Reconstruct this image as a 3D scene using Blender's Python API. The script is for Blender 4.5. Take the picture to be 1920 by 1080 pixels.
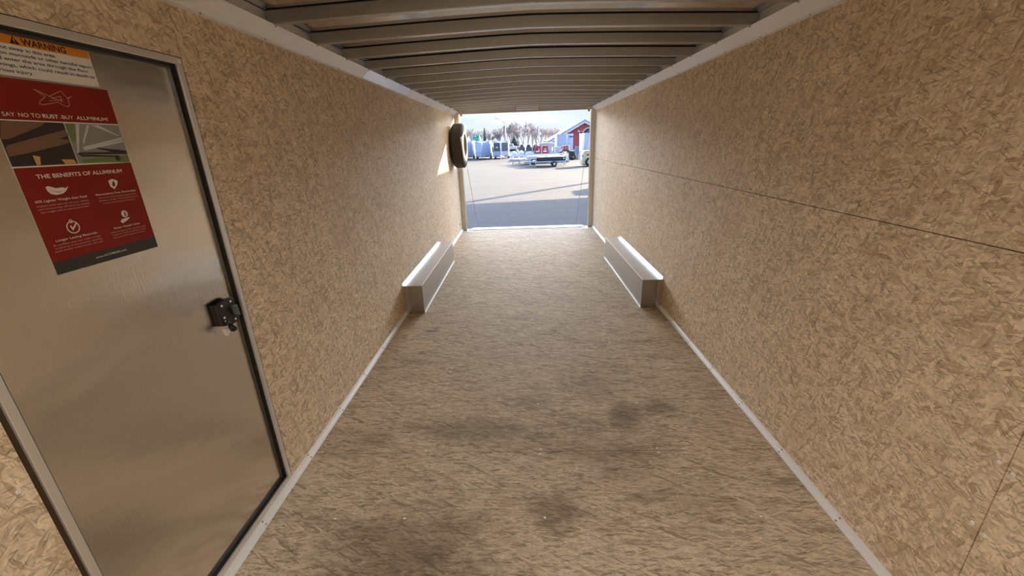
import bpy, bmesh, math, random
from mathutils import Vector, Matrix
random.seed(7)
S = bpy.context.scene
for o in list(bpy.data.objects): bpy.data.objects.remove(o)
COL = S.collection
# ------------------------------------------------------------------ camera, world, sun, exposure
W, D, H1, CI, H2 = 2.46, 7.80, 2.015, 0.067, 2.077
G = -0.60                                      # ground level outside
CAM = Vector((1.1733, 0, 1.5361)); F = 774.67
RT = Vector((0.99915776, 0.02290247, -0.03404766))
UP = Vector((0.02450062, 0.33263087, 0.94273879))
FW = Vector((-0.03291635, 0.94277897, -0.33178959))
cam = bpy.data.cameras.new('camera'); co = bpy.data.objects.new('camera', cam); COL.objects.link(co)
co.matrix_world = Matrix(((RT.x, UP.x, -FW.x, CAM.x), (RT.y, UP.y, -FW.y, CAM.y), (RT.z, UP.z, -FW.z, CAM.z), (0, 0, 0, 1)))
cam.sensor_width = 36; cam.lens = F / 1920 * 36; cam.clip_start = 0.02; cam.clip_end = 1000
S.camera = co
S.view_settings.view_transform = 'Standard'; S.view_settings.look = 'None'
S.view_settings.gamma = 1; S.view_settings.use_curve_mapping = False
S.view_settings.exposure = 0.58
S.cycles.use_denoising = True
S.cycles.max_bounces = 14; S.cycles.diffuse_bounces = 9; S.cycles.glossy_bounces = 6
S.cycles.sample_clamp_indirect = 6

SKY_STRENGTH = 1.0
SKY_FILL = (20.0, 20.3, 20.8)
SUN_DIR = Vector((0.677, 0.736, 0.318)).normalized()
wd = bpy.data.worlds.new('world'); S.world = wd; wd.use_nodes = True
nt = wd.node_tree; nt.nodes.clear()
def wn(t): return nt.nodes.new(t)
tc = wn('ShaderNodeTexCoord'); sep = wn('ShaderNodeSeparateXYZ'); nt.links.new(tc.outputs['Generated'], sep.inputs[0])
ramp = wn('ShaderNodeValToRGB'); nt.links.new(sep.outputs['Z'], ramp.inputs[0])
e = ramp.color_ramp.elements
e[0].position = 0.0; e[0].color = (0.60, 0.655, 0.69, 1)
e[1].position = 1.0; e[1].color = (.42, .80, 1.75, 1)
for p, c in ((0.07, (0.52, 0.61, 0.69, 1)), (0.2, (0.62, 0.88, 1.35, 1)), (0.45, (0.50, 0.84, 1.6, 1))):
    q = e.new(p); q.color = c
mp = wn('ShaderNodeMapping'); mp.inputs['Scale'].default_value = (1.5, 1.5, 14); nt.links.new(tc.outputs['Generated'], mp.inputs[0])
nz = wn('ShaderNodeTexNoise'); nz.inputs['Scale'].default_value = 2.2; nz.inputs['Detail'].default_value = 6; nt.links.new(mp.outputs[0], nz.inputs[0])
cr = wn('ShaderNodeMapRange'); cr.inputs[1].default_value = .48; cr.inputs[2].default_value = .72; nt.links.new(nz.outputs[0], cr.inputs[0])
mx = wn('ShaderNodeMixRGB'); mx.inputs[2].default_value = (.70, .72, .74, 1)
nt.links.new(cr.outputs[0], mx.inputs[0]); nt.links.new(ramp.outputs[0], mx.inputs[1])
# glow added to the sky above the horizon band to light the interior
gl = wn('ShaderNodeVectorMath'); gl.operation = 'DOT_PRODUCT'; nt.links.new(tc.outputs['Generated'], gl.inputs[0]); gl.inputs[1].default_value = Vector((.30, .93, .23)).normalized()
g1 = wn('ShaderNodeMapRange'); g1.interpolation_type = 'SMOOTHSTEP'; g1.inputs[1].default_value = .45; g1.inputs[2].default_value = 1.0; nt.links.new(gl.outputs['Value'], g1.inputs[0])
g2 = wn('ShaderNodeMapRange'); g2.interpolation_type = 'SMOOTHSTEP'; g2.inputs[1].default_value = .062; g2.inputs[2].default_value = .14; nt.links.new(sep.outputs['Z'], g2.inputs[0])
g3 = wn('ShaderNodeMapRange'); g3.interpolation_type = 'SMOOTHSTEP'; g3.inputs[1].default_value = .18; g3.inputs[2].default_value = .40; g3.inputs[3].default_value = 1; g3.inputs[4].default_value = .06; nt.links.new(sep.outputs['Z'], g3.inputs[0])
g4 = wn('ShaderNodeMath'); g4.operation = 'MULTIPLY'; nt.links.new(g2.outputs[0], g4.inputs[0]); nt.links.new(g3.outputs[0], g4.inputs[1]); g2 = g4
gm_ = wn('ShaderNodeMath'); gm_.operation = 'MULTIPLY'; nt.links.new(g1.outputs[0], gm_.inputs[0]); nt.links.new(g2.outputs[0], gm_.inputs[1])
ga = wn('ShaderNodeVectorMath'); ga.operation = 'SCALE'; ga.inputs[0].default_value = SKY_FILL; nt.links.new(gm_.outputs[0], ga.inputs['Scale'])
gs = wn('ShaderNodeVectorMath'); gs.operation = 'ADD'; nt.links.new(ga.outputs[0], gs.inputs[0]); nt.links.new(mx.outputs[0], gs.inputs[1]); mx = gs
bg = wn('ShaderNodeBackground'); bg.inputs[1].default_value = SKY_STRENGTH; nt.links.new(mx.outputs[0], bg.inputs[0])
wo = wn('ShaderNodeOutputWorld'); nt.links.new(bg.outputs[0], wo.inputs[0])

sl = bpy.data.lights.new('sun', 'SUN'); sl.energy = 20.0; sl.color = (1.0, .84, .60); sl.angle = math.radians(0.6)
so = bpy.data.objects.new('sun', sl); COL.objects.link(so); so.rotation_euler = SUN_DIR.to_track_quat('Z', 'Y').to_euler()
so.location = (30, 30, 30)

FILL_WATTS = 20.0

# ------------------------------------------------------------------ helpers
def pix(x, y, ax, val):
    """point where the sight line of a picture point meets the plane axis = val"""
    d = RT * ((x - 960) / F) + UP * ((540 - y) / F) + FW
    k = (val - CAM[ax]) / d[ax]
    return CAM + d * k
def tag(o, label=None, cat=None, group=None, kind=None):
    if label: o['label'] = label
    if cat: o['category'] = cat
    if group: o['group'] = group
    if kind: o['kind'] = kind
    return o
def empty(name, loc=(0, 0, 0), rz=0):
    o = bpy.data.objects.new(name, None); COL.objects.link(o); o.location = loc; o.rotation_euler = (0, 0, rz)
    o.empty_display_size = .1; return o
class MB:
    def __init__(s): s.v = []; s.f = []; s.m = []; s.sm = []
    def add(s, vs, fs, mi=0, smooth=False):
        b = len(s.v); s.v += [tuple(v) for v in vs]
        for f in fs: s.f.append([i + b for i in f]); s.m.append(mi); s.sm.append(smooth)
        return s
    def box(s, a, b, mi=0):
        x0, y0, z0 = a; x1, y1, z1 = b
        x0, x1 = sorted((x0, x1)); y0, y1 = sorted((y0, y1)); z0, z1 = sorted((z0, z1))
        return s.add([(x0,y0,z0),(x1,y0,z0),(x1,y1,z0),(x0,y1,z0),(x0,y0,z1),(x1,y0,z1),(x1,y1,z1),(x0,y1,z1)],
                     [(0,3,2,1),(4,5,6,7),(0,1,5,4),(1,2,6,5),(2,3,7,6),(3,0,4,7)], mi)
    def tube(s, p, q, r0, r1=None, n=8, mi=0, cap=True, smooth=True):
        r1 = r0 if r1 is None else r1
        p = Vector(p); q = Vector(q); d = (q - p).normalized()
        a = d.orthogonal().normalized(); b = d.cross(a)
        vs = []
        for c, r in ((p, r0), (q, r1)):
            for i in range(n):
                t = 2 * math.pi * i / n; vs.append(c + a * (r * math.cos(t)) + b * (r * math.sin(t)))
        fs = [(i, (i + 1) % n, n + (i + 1) % n, n + i) for i in range(n)]
        s.add(vs, fs, mi, smooth)
        if cap: s.add(vs, [tuple(range(n - 1, -1, -1)), tuple(range(n, 2 * n))], mi)
        return s
    def path(s, pts, r, n=6, mi=0):
        for a, b in zip(pts, pts[1:]): s.tube(a, b, r, r, n, mi)
        return s
    def prism(s, poly, vec, mi=0):
        """closed polygon (3d points) swept by vec"""
        n = len(poly); P = [Vector(p) for p in poly]; V = Vector(vec)
        vs = P + [p + V for p in P]
        fs = [tuple(range(n - 1, -1, -1)), tuple(range(n, 2 * n))] + [(i, (i + 1) % n, n + (i + 1) % n, n + i) for i in range(n)]
        return s.add(vs, fs, mi)
    def lathe(s, prof, c, axis, n=40, mi=0, smooth=True):
        """prof = [(r, h)], revolved round axis through c"""
        c = Vector(c); ax = Vector(axis).normalized(); a = ax.orthogonal().normalized(); b = ax.cross(a)
        vs = []
        for r, h in prof:
            for i in range(n):
                t = 2 * math.pi * i / n; vs.append(c + ax * h + a * (r * math.cos(t)) + b * (r * math.sin(t)))
        m = len(prof); fs = []
        for j in range(m - 1):
            for i in range(n):
                fs.append((j*n+i, j*n+(i+1) % n, (j+1)*n+(i+1) % n, (j+1)*n+i))
        return s.add(vs, fs, mi, smooth)
    def build(s, name, mat, parent=None, bevel=0, fix=True):
        me = bpy.data.meshes.new(name); me.from_pydata(s.v, [], s.f)
        mats = mat if isinstance(mat, (list, tuple)) else [mat]
        for m in mats: me.materials.append(m)
        for i, p in enumerate(me.polygons): p.material_index = s.m[i]; p.use_smooth = s.sm[i]
        if fix:
            bm = bmesh.new(); bm.from_mesh(me); bmesh.ops.remove_doubles(bm, verts=bm.verts, dist=1e-6)
            bmesh.ops.recalc_face_normals(bm, faces=bm.faces); bm.to_mesh(me); bm.free()
        o = bpy.data.objects.new(name, me); COL.objects.link(o)
        if parent is not None:
            o.parent = parent; o.matrix_parent_inverse = Matrix.Translation(-parent.location) if parent.rotation_euler.z == 0 else Matrix()
        if bevel:
            md = o.modifiers.new('bevel', 'BEVEL'); md.width = bevel; md.segments = 2; md.limit_method = 'ANGLE'
        return o
def struct(name, mb, mat, label, cat, bevel=0):
    return tag(mb.build(name, mat, None, bevel), label, cat, None, 'structure')
def copy_tree(o, parent=None):
    c = o.copy(); COL.objects.link(c)
    if parent is not None: c.parent = parent
    for ch in list(o.children): copy_tree(ch, c)
    return c

# ------------------------------------------------------------------ materials
def mat(name, col, rough=.6, metal=0.0, spec=.5):
    m = bpy.data.materials.new(name); m.use_nodes = True; b = m.node_tree.nodes['Principled BSDF']
    b.inputs['Base Color'].default_value = (*col, 1); b.inputs['Roughness'].default_value = rough
    b.inputs['Metallic'].default_value = metal; b.inputs['Specular IOR Level'].default_value = spec
    return m
class NG:
    def __init__(s, m): s.m = m; s.t = m.node_tree; s.b = s.t.nodes['Principled BSDF']
    def n(s, t, **k):
        nd = s.t.nodes.new(t)
        for a, v in k.items(): setattr(nd, a, v)
        return nd
    def l(s, a, b): s.t.links.new(a, b)
    def math(s, op, a, b=None, c=None, clamp=False):
        nd = s.n('ShaderNodeMath', operation=op, use_clamp=clamp)
        for i, v in enumerate((a, b, c)):
            if v is None: continue
            if isinstance(v, (int, float)): nd.inputs[i].default_value = v
            else: s.l(v, nd.inputs[i])
        return nd.outputs[0]
    def mix(s, f, a, b, mode='MIX'):
        nd = s.n('ShaderNodeMixRGB', blend_type=mode)
        for i, v in enumerate((f, a, b)):
            if isinstance(v, (int, float)): nd.inputs[i].default_value = v
            elif isinstance(v, tuple): nd.inputs[i].default_value = (*v, 1)
            else: s.l(v, nd.inputs[i])
        return nd.outputs[0]
    def rng(s, v, a, b, c=0., d=1.):
        nd = s.n('ShaderNodeMapRange'); s.l(v, nd.inputs[0])
        for i, x in enumerate((a, b, c, d)): nd.inputs[i + 1].default_value = x
        return nd.outputs[0]
    def vec(s, v, scale=(1, 1, 1), rot=(0, 0, 0), loc=(0, 0, 0)):
        nd = s.n('ShaderNodeMapping'); s.l(v, nd.inputs[0])
        nd.inputs['Scale'].default_value = scale; nd.inputs['Rotation'].default_value = rot; nd.inputs['Location'].default_value = loc
        return nd.outputs[0]
    def noise(s, v, sc, det=2, rough=.5, out=0):
        nd = s.n('ShaderNodeTexNoise'); s.l(v, nd.inputs['Vector']); nd.inputs['Scale'].default_value = sc
        nd.inputs['Detail'].default_value = det; nd.inputs['Roughness'].default_value = rough
        return nd.outputs[out]
    def vor(s, v, sc=1, feat='F1', out='Color', rnd=1.0):
        nd = s.n('ShaderNodeTexVoronoi', feature=feat, voronoi_dimensions='2D'); s.l(v, nd.inputs['Vector'])
        nd.inputs['Scale'].default_value = sc; nd.inputs['Randomness'].default_value = rnd
        return nd.outputs[out]
    def bump(s, h, strength=.3, dist=.002):
        nd = s.n('ShaderNodeBump'); nd.inputs['Strength'].default_value = strength; nd.inputs['Distance'].default_value = dist
        s.l(h, nd.inputs['Height']); s.l(nd.outputs[0], s.b.inputs['Normal'])

def osb(name, plane, length, width, angles, tint, dark, light, stain=False, contrast=1.0, rough=.62, warp=.03):
    """oriented strand board: overlapping long flakes, warped, with fine grain and dark slivers"""
    m = mat(name, light, rough, 0, .35); g = NG(m)
    t = g.n('ShaderNodeTexCoord'); sp = g.n('ShaderNodeSeparateXYZ'); g.l(t.outputs['Object'], sp.inputs[0])
    cb = g.n('ShaderNodeCombineXYZ')
    if plane == 'yz': g.l(sp.outputs['Y'], cb.inputs[0]); g.l(sp.outputs['Z'], cb.inputs[1])
    else: g.l(sp.outputs['X'], cb.inputs[0]); g.l(sp.outputs['Y'], cb.inputs[1])
    P = cb.outputs[0]
    wv = g.noise(P, 16, 2, .6, out=1)
    wv2 = g.n('ShaderNodeVectorMath', operation='SUBTRACT'); g.l(wv, wv2.inputs[0]); wv2.inputs[1].default_value = (.5, .5, .5)
    wv3 = g.n('ShaderNodeVectorMath', operation='SCALE'); g.l(wv2.outputs[0], wv3.inputs[0]); wv3.inputs['Scale'].default_value = warp
    wa = g.n('ShaderNodeVectorMath', operation='ADD'); g.l(P, wa.inputs[0]); g.l(wv3.outputs[0], wa.inputs[1])
    PW = wa.outputs[0]
    val = None; edge = None
    for i, (ang, th, k) in enumerate(angles):
        r = math.radians(ang)
        v = g.vec(g.vec(PW, rot=(0, 0, r), loc=(i * 3.17, i * 1.31, 0)), scale=(k / length, k / width, 1))
        nd = g.n('ShaderNodeTexVoronoi', feature='F1', voronoi_dimensions='2D'); g.l(v, nd.inputs['Vector']); nd.inputs['Scale'].default_value = 1
        s2 = g.n('ShaderNodeSeparateColor'); g.l(nd.outputs['Color'], s2.inputs[0])
        gr = g.noise(g.vec(v, scale=(1.2, 9, 1)), 1.6, 2, .6)
        gf = g.noise(g.vec(v, scale=(1.0, 7, 1), loc=(4, 9, 0)), 4.5, 2, .6)
        lay = g.math('ADD', g.math('MULTIPLY', s2.outputs[0], .72), g.math('ADD', g.math('MULTIPLY', gr, .34), g.math('MULTIPLY', gf, .30)))
        rim = g.rng(nd.outputs['Distance'], .4, .8, 0, .08)  # relief shadow put into the tone as darker flake rims
        lay = g.math('SUBTRACT', lay, rim)
        if val is None: val = lay
        else:
            f = g.math('GREATER_THAN', s2.outputs[1], th)
            mx_ = g.n('ShaderNodeMix', data_type='FLOAT'); g.l(f, mx_.inputs[0]); g.l(val, mx_.inputs[2]); g.l(lay, mx_.inputs[3]); val = mx_.outputs[0]
    cr = g.n('ShaderNodeValToRGB'); g.l(val, cr.inputs[0]); el = cr.color_ramp.elements
    def mixc(a, b, k): return tuple(a[i] * (1 - k) + b[i] * k for i in range(3))
    el[0].position = .22; el[0].color = (*mixc(light, dark, 1.0 * contrast), 1)
    el[1].position = .98; el[1].color = (*light, 1)
    q = el.new(.42); q.color = (*mixc(light, dark, .55 * contrast), 1)
    q = el.new(.64); q.color = (*mixc(light, dark, .28 * contrast), 1)
    c = cr.outputs[0]
    # dark slivers
    for i, (ang, ll, ww, th, amt) in enumerate(((18, .026, .0028, .86, .5), (-30, .038, .0038, .90, .5), (75, .018, .0026, .90, .4))):
        if plane == 'xy': ang *= .5; ll *= 1.3
        v = g.vec(g.vec(PW, rot=(0, 0, math.radians(ang)), loc=(7 + i * 2.3, 5 - i, 0)), scale=(1 / ll, 1 / ww, 1))
        nd = g.n('ShaderNodeTexVoronoi', feature='F1', voronoi_dimensions='2D'); g.l(v, nd.inputs['Vector']); nd.inputs['Scale'].default_value = .8
        s2 = g.n('ShaderNodeSeparateColor'); g.l(nd.outputs['Color'], s2.inputs[0])
        f = g.math('MULTIPLY', g.math('GREATER_THAN', s2.outputs[0], th), g.rng(nd.outputs['Distance'], .5, .3, 0, amt))
        c = g.mix(f, c, tuple(x * .42 for x in dark))
    fz = g.math('MULTIPLY', g.rng(g.noise(PW, 95, 3, .7), .3, .7, .80, 1.16), g.rng(g.noise(P, 20, 3, .65), .3, .7, .88, 1.10))
    fc = g.n('ShaderNodeVectorMath', operation='SCALE'); g.l(c, fc.inputs[0]); g.l(fz, fc.inputs['Scale']); c = fc.outputs[0]
    # slow colour drift between areas
    dr = g.rng(g.noise(P, 3.2, 4, .65), .3, .7, 0, 1)
    c = g.mix(g.math('MULTIPLY', dr, .24), c, tuple(a * b for a, b in zip(tint, dark)))
    if stain:
        st = g.rng(g.noise(g.vec(P, scale=(1.0, 2.2, 1), loc=(3.3, .6, 0)), 1.15, 5, .62), .50, .72, 0, .62)
        nearf = g.rng(sp.outputs['Y'], 4.2, 1.2, .15, 1)
        c = g.mix(g.math('MULTIPLY', st, nearf), c, (.115, .085, .06))
        br_ = g.noise(P, 9, 4, .7)
        for (bx_, by_, rx_, ry_, k_) in ((.62, 1.22, .42, .22, .5), (.80, 1.02, .5, .16, .45), (1.72, 2.05, .12, .16, .5), (1.95, 2.12, .16, .09, .5), (1.28, 1.40, .13, .14, .5), (1.2, 2.2, .16, .12, .3), (.33, 3.28, .075, .03, .6), (.95, 1.95, .3, .1, .3)):
            dx = g.math('DIVIDE', g.math('SUBTRACT', sp.outputs['X'], bx_), rx_); dy = g.math('DIVIDE', g.math('SUBTRACT', sp.outputs['Y'], by_), ry_)
            dd = g.math('SQRT', g.math('ADD', g.math('MULTIPLY', dx, dx), g.math('MULTIPLY', dy, dy)))
            dd = g.math('ADD', dd, g.math('MULTIPLY', g.math('SUBTRACT', br_, .5), 1.6))
            c = g.mix(g.rng(dd, 1.15, .35, 0, k_), c, (.095, .065, .043))
    g.l(c, g.b.inputs['Base Color'])
    g.b.inputs['Specular IOR Level'].default_value = .18 if stain else .35; g.b.inputs['Roughness'].default_value = .75 if stain else rough
    g.bump(val, .14, .0012)
    return m

ang_w = [(0, 0, 1.0), (38, .45, 1.1), (-35, .5, 1.2), (8, .62, 1.5), (70, .72, 1.4)]
ang_f = [(0, 0, 1.0), (12, .45, 1.0), (-12, .5, 1.1), (4, .6, 1.4), (30, .75, 1.3)]
M = {}
M['osb_wall'] = osb('osb_wall', 'yz', .062, .0150, ang_w, (.95, .9, .85), (.46, .335, .20), (.96, .81, .60))
M['osb_floor'] = osb('osb_floor', 'xy', .11, .011, ang_f, (.9, .88, .86), (.30, .217, .142), (.78, .645, .475), stain=True, warp=.014)

def metal(name, col, rough, brush=None, bump=.05, met=1.0):
    m = mat(name, col, rough, met); g = NG(m)
    t = g.n('ShaderNodeTexCoord')
    v = g.vec(t.outputs['Object'], scale=brush or (20, 20, 20))
    n = g.noise(v, 1.0, 3, .6)
    g.l(g.rng(n, .3, .7, rough * .85, rough * 1.15), g.b.inputs['Roughness'])
    if brush: g.bump(n, bump, .0006)
    return m
M['alu'] = metal('mill_aluminium', (.80, .79, .77), .34)
M['alu_trim'] = metal('trim_aluminium', (.90, .90, .90), .42, met=.3)
M['alu_web'] = metal('roof_bow_aluminium', (.46, .455, .44), .40)
M['alu_dark'] = metal('frame_aluminium', (.60, .57, .53), .40)
# roof skin: smooth rolled sheet, slightly wavy
M['skin'] = mat('roof_skin', (.62, .62, .63), .11, 1.0)
g = NG(M['skin']); t = g.n('ShaderNodeTexCoord'); g.bump(g.noise(g.vec(t.outputs['Object'], scale=(1.5, 3, 1)), 1.5, 2, .5), .12, .01)
# door sheet: brushed, faintly rippled
M['door'] = mat('brushed_door_sheet', (.84, .81, .755), .34, 1.0)
g = NG(M['door']); t = g.n('ShaderNodeTexCoord')
br = g.noise(g.vec(t.outputs['Object'], scale=(1, 260, 9)), 1.0, 3, .6)
wvy = g.noise(g.vec(t.outputs['Object'], scale=(1, 1.6, 4)), 1.3, 2, .5)
g.l(g.rng(br, .25, .75, .13, .20), g.b.inputs['Roughness'])
b1 = g.n('ShaderNodeBump'); b1.inputs['Strength'].default_value = .25; b1.inputs['Distance'].default_value = .02; g.l(wvy, b1.inputs['Height'])
b2 = g.n('ShaderNodeBump'); b2.inputs['Strength'].default_value = .45; b2.inputs['Distance'].default_value = .001; g.l(br, b2.inputs['Height']); g.l(b1.outputs[0], b2.inputs['Normal'])
g.l(b2.outputs[0], g.b.inputs['Normal'])
# checker plate
M['lip'] = metal('dull_lip', (.16, .155, .15), .5)
M['plate'] = mat('diamond_plate', (.66, .65, .63), .30, .75)
g = NG(M['plate']); t = g.n('ShaderNodeTexCoord'); sp = g.n('ShaderNodeSeparateXYZ'); g.l(t.outputs['Object'], sp.inputs[0])
sxz = g.math('ADD', sp.outputs['X'], sp.outputs['Z'])
s1 = g.math('SINE', g.math('MULTIPLY', g.math('ADD', sp.outputs['Y'], sxz), 150)); s2 = g.math('SINE', g.math('MULTIPLY', g.math('SUBTRACT', sp.outputs['Y'], sxz), 150))
hh = g.math('GREATER_THAN', g.math('MULTIPLY', s1, s2), .45); g.bump(hh, .5, .002)
c = g.mix(g.math('MULTIPLY', hh, .5), (.42, .40, .375), (.66, .64, .61)); g.l(c, g.b.inputs['Base Color'])
M['screw'] = mat('screw_zinc', (.95, .95, .93), .4, .1)
M['rivet'] = mat('rivet_steel', (.42, .42, .43), .3, 1.0)
M['black'] = mat('black_plastic', (.012, .012, .013), .38)
M['seal'] = mat('black_rubber_seal', (.012, .010, .009), .6)
M['cut'] = mat('raw_cut_edge', (.06, .035, .02), .9)
M['grey_plastic'] = mat('grey_plastic', (.10, .105, .115), .35)
M['paper'] = mat('white_paper', (.80, .78, .72), .6)
M['orange'] = mat('orange_print', (.74, .25, .02), .5)
M['ink'] = mat('black_ink', (.02, .012, .012), .5)
M['red'] = mat('red_print', (.42, .025, .018), .6, 0, .25)
g = NG(M['red']); t = g.n('ShaderNodeTexCoord'); g.l(g.mix(g.noise(t.outputs['Object'], 6, 2), (.21, .011, .006), (.27, .020, .010)), g.b.inputs['Base Color'])
M['footer'] = mat('dark_print', (.035, .032, .028), .5)
M['print_white'] = mat('pale_print', (.80, .74, .68), .5)
M['print_pink'] = mat('pale_pink_print', (.66, .36, .32), .5)
M['p_brown'] = mat('print_brown', (.20, .105, .055), .5); M['p_dark'] = mat('print_dark', (.035, .022, .016), .5)
M['p_grey'] = mat('print_grey', (.27, .27, .26), .5); M['p_light'] = mat('print_light_grey', (.58, .58, .56), .5); M['p_green'] = mat('print_green', (.16, .22, .06), .5)
M['tyre'] = mat('tyre_rubber', (.030, .028, .026), .75)
M['rim_grey'] = mat('grey_steel_wheel', (.16, .16, .16), .5)
M['rim'] = mat('white_wheel', (.78, .76, .74), .35)
M['cable'] = mat('steel_cable', (.35, .35, .36), .4, .8)
M['lens'] = mat('fill_lamp_lens', (.9, .9, .88), .5)  # glowing lens of the added fill lamp
M['lens'].node_tree.nodes['Principled BSDF'].inputs['Emission Color'].default_value = (1, .93, .84, 1)
M['lens'].node_tree.nodes['Principled BSDF'].inputs['Emission Strength'].default_value = 6
M['skin_out'] = mat('outer_skin', (.80, .81, .83), .4, .3)
M['post'] = metal('rear_post_aluminium', (.72, .68, .60), .45, met=.6)

# ------------------------------------------------------------------ setting: floor, walls, ceiling
T = .045
mb = MB(); ys = [-.9, -.67, .55, 1.765, 2.99, 4.22, 5.445, 6.66, D - .11]
for a, b in zip(ys, ys[1:]): mb.box((0, a + .0018, -.022), (W, b - .0018, 0))
FL = struct('floor', mb, M['osb_floor'], 'oriented strand board floor of crosswise sheets with dark scuffs near the front', 'floor')
mb = MB(); mb.box((-T, -.95, -.12), (W + T, D - .12, -.0225)); mb.build('floor_underside', M['cut'], FL)

def wall_panels(x0, x1, cells):
    m_ = MB(); gp = .0012
    for (y0, y1, z0, z1) in cells: m_.box((x0, y0 + gp, z0 + gp), (x1, y1 - gp, z1 - gp))
    return m_
DY0, DY1, DZ0, DZ1 = .742, 1.590, .024, 1.853          # hole cut for the side door
cellsL = [(-.9, DY0, 0, 1.222), (-.9, DY0, 1.222, DZ1), (-.9, DY1, DZ1, 2.05), (DY1, 2.99, 1.232, DZ1), (DY1, 2.99, DZ1, 2.05),
          (2.99, 5.40, 1.232, 2.05), (5.40, D, 1.232, 2.05), (DY1, 3.38, 0, 1.232), (3.38, 5.845, 0, 1.232), (5.845, D, 0, 1.232)]
cellsL = [c for c in cellsL if c[1] > c[0]]
# upper sheet above and beside the door is one sheet: no gap between its pieces
mb = MB()
for c_ in cellsL:
    g0 = g1 = .0018
    y0, y1, z0, z1 = c_
    if z1 == DZ1 and y0 == DY1: z1 += .0013; 
    mb.box((-.012, y0 + g0, z0), (0, y1 - g1, z1 - .0012))
WL = struct('wall_left', mb, M['osb_wall'], 'strand board wall on the left holding the side door and spare tyre', 'wall')
mb = MB(); mb.box((-T - .01, -.95, -.12), (-.06, D + .02, 2.2)); mb.box((-.06, -.95, -.12), (-.0125, DY0 - .03, 2.14)); mb.box((-.06, DY1 + .03, -.12), (-.0125, D, 2.14)); mb.box((-.06, DY0 - .03, DZ1 + .03), (-.0125, DY1 + .03, 2.14)); mb.box((-.06, DY0 - .03, -.12), (-.0125, DY1 + .03, -.006))
mb.build('outer_skin', M['cut'], WL)
cellsR = [(-.9, .92, 0, 1.222), (.92, 3.40, 0, 1.222), (3.40, 5.86, 0, 1.222), (5.86, D, 0, 1.222), (-.9, 1.2, 1.2225, 2.05), (1.2, 3.08, 1.2225, 2.05), (3.08, 5.52, 1.2225, 2.05), (5.52, D, 1.2225, 2.05)]
mb = MB()
for (y0, y1, z0, z1) in cellsR:
    mb.box((W, y0 + .0018, z0 + .0014), (W + .012, y1 - (.0018 if y1 != 1.2 and y1 != 3.08 else -.0), z1 - .0014))
WR = struct('wall_right', mb, M['osb_wall'], 'long unbroken strand board wall on the right with sheet seams and screws', 'wall')
mb = MB(); mb.box((W + .0125, -.95, -.12), (W + .055, D + .02, 2.2)); mb.build('outer_skin', M['cut'], WR)
mb = MB(); mb.box((0, -.92, 0), (W, -.9, 2.2)); mb.box((-.05, -.96, -.12), (W + .05, -.93, 2.2))
struct('wall_front', mb, M['osb_wall'], 'strand board front wall behind the viewpoint', 'wall')

def crown(x): return .036 * (1 - abs((x - W / 2) / (W / 2 - CI)) ** 1.35)
ZS = H2 + .058
mb = MB(); N = 24; vs = []; fs = []
for i in range(N + 1):
    x = .0 + (W) * i / N
    z = ZS + max(crown(x), -.004)
    for y in (-.95, D + .02): vs += [(x, y, z), (x, y, z + .03)]
for i in range(N):
    a = i * 4; b = a + 4
    fs += [(a, a + 2, b + 2, b), (a + 1, b + 1, b + 3, a + 3), (a, b, b + 1, a + 1), (a + 2, a + 3, b + 3, b + 2)]
fs += [(0, 1, 3, 2), (N*4, N*4+2, N*4+3, N*4+1)]
mb.add(vs, fs, 0, True)
CE = struct('ceiling', mb, M['skin'], 'shallow arched sheet metal roof carried on closely spaced cross bows', 'ceiling')
mb = MB()
for i in range(-7, 14):
    y = 2.1307 + i * .4064
    b_ = MB(); n = 20; vs = []; fs = []
    x0, x1 = .045, W - .045
    t_ = .0025
    for j in range(n + 1):
        x = x0 + (x1 - x0) * j / n; c_ = max(crown(x), 0)
        zb = H2 + c_; zt = ZS + c_ - .0035
        # hat section open upward: lip, web, base, web, top flange
        prof = [(y - .008, zt), (y - .006, zt), (y - .0005, zb + .003), (y, zb), (y + .024, zb), (y + .026, zb + .003), (y + .034, zt), (y + .046, zt),
                (y + .046, zt - .003), (y + .036, zt - .003), (y + .0285, zb + .0), (y + .026, zb - .002), (y - .0025, zb - .002), (y - .005, zb + .002), (y - .0085, zt - .003), (y - .008, zt - .001)]
        for (yy, zz) in prof: vs.append((x, yy, zz))
    k = 16
    for j in range(n):
        for q in range(k):
            fs.append((j*k+q, j*k+(q+1) % k, (j+1)*k+(q+1) % k, (j+1)*k+q))
    b_.add(vs, fs)
    o = b_.build('roof_bow', M['alu_web'], CE)
    b2_ = MB(); vs = []; fs = []  # shade of the gap above each bow made as a black strip
    for j in range(n + 1):
        x = x0 + (x1 - x0) * j / n; c_ = max(crown(x), 0); zt = ZS + c_ - .0035
        for yy, zz in ((y - .0095, zt - .0035), (y - .0095, zt + .0012), (y + .03, zt + .0012), (y + .03, zt + .0002), (y - .0083, zt + .0002), (y - .0083, zt - .0035)): vs.append((x, yy, zz))
    for j in range(n):
        for q in range(6): fs.append((j*6+q, j*6+(q+1) % 6, (j+1)*6+(q+1) % 6, (j+1)*6+q))
    b2_.add(vs, fs); b2_.build('gap_shade_strip', M['seal'], o)
mb = MB(); mb.box((-.055, -.95, 2.14), (.0, D + .02, ZS + .02)); mb.box((W, -.95, 2.14), (W + .055, D + .02, ZS + .02)); mb.build('top_rail', M['alu'], CE)

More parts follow.
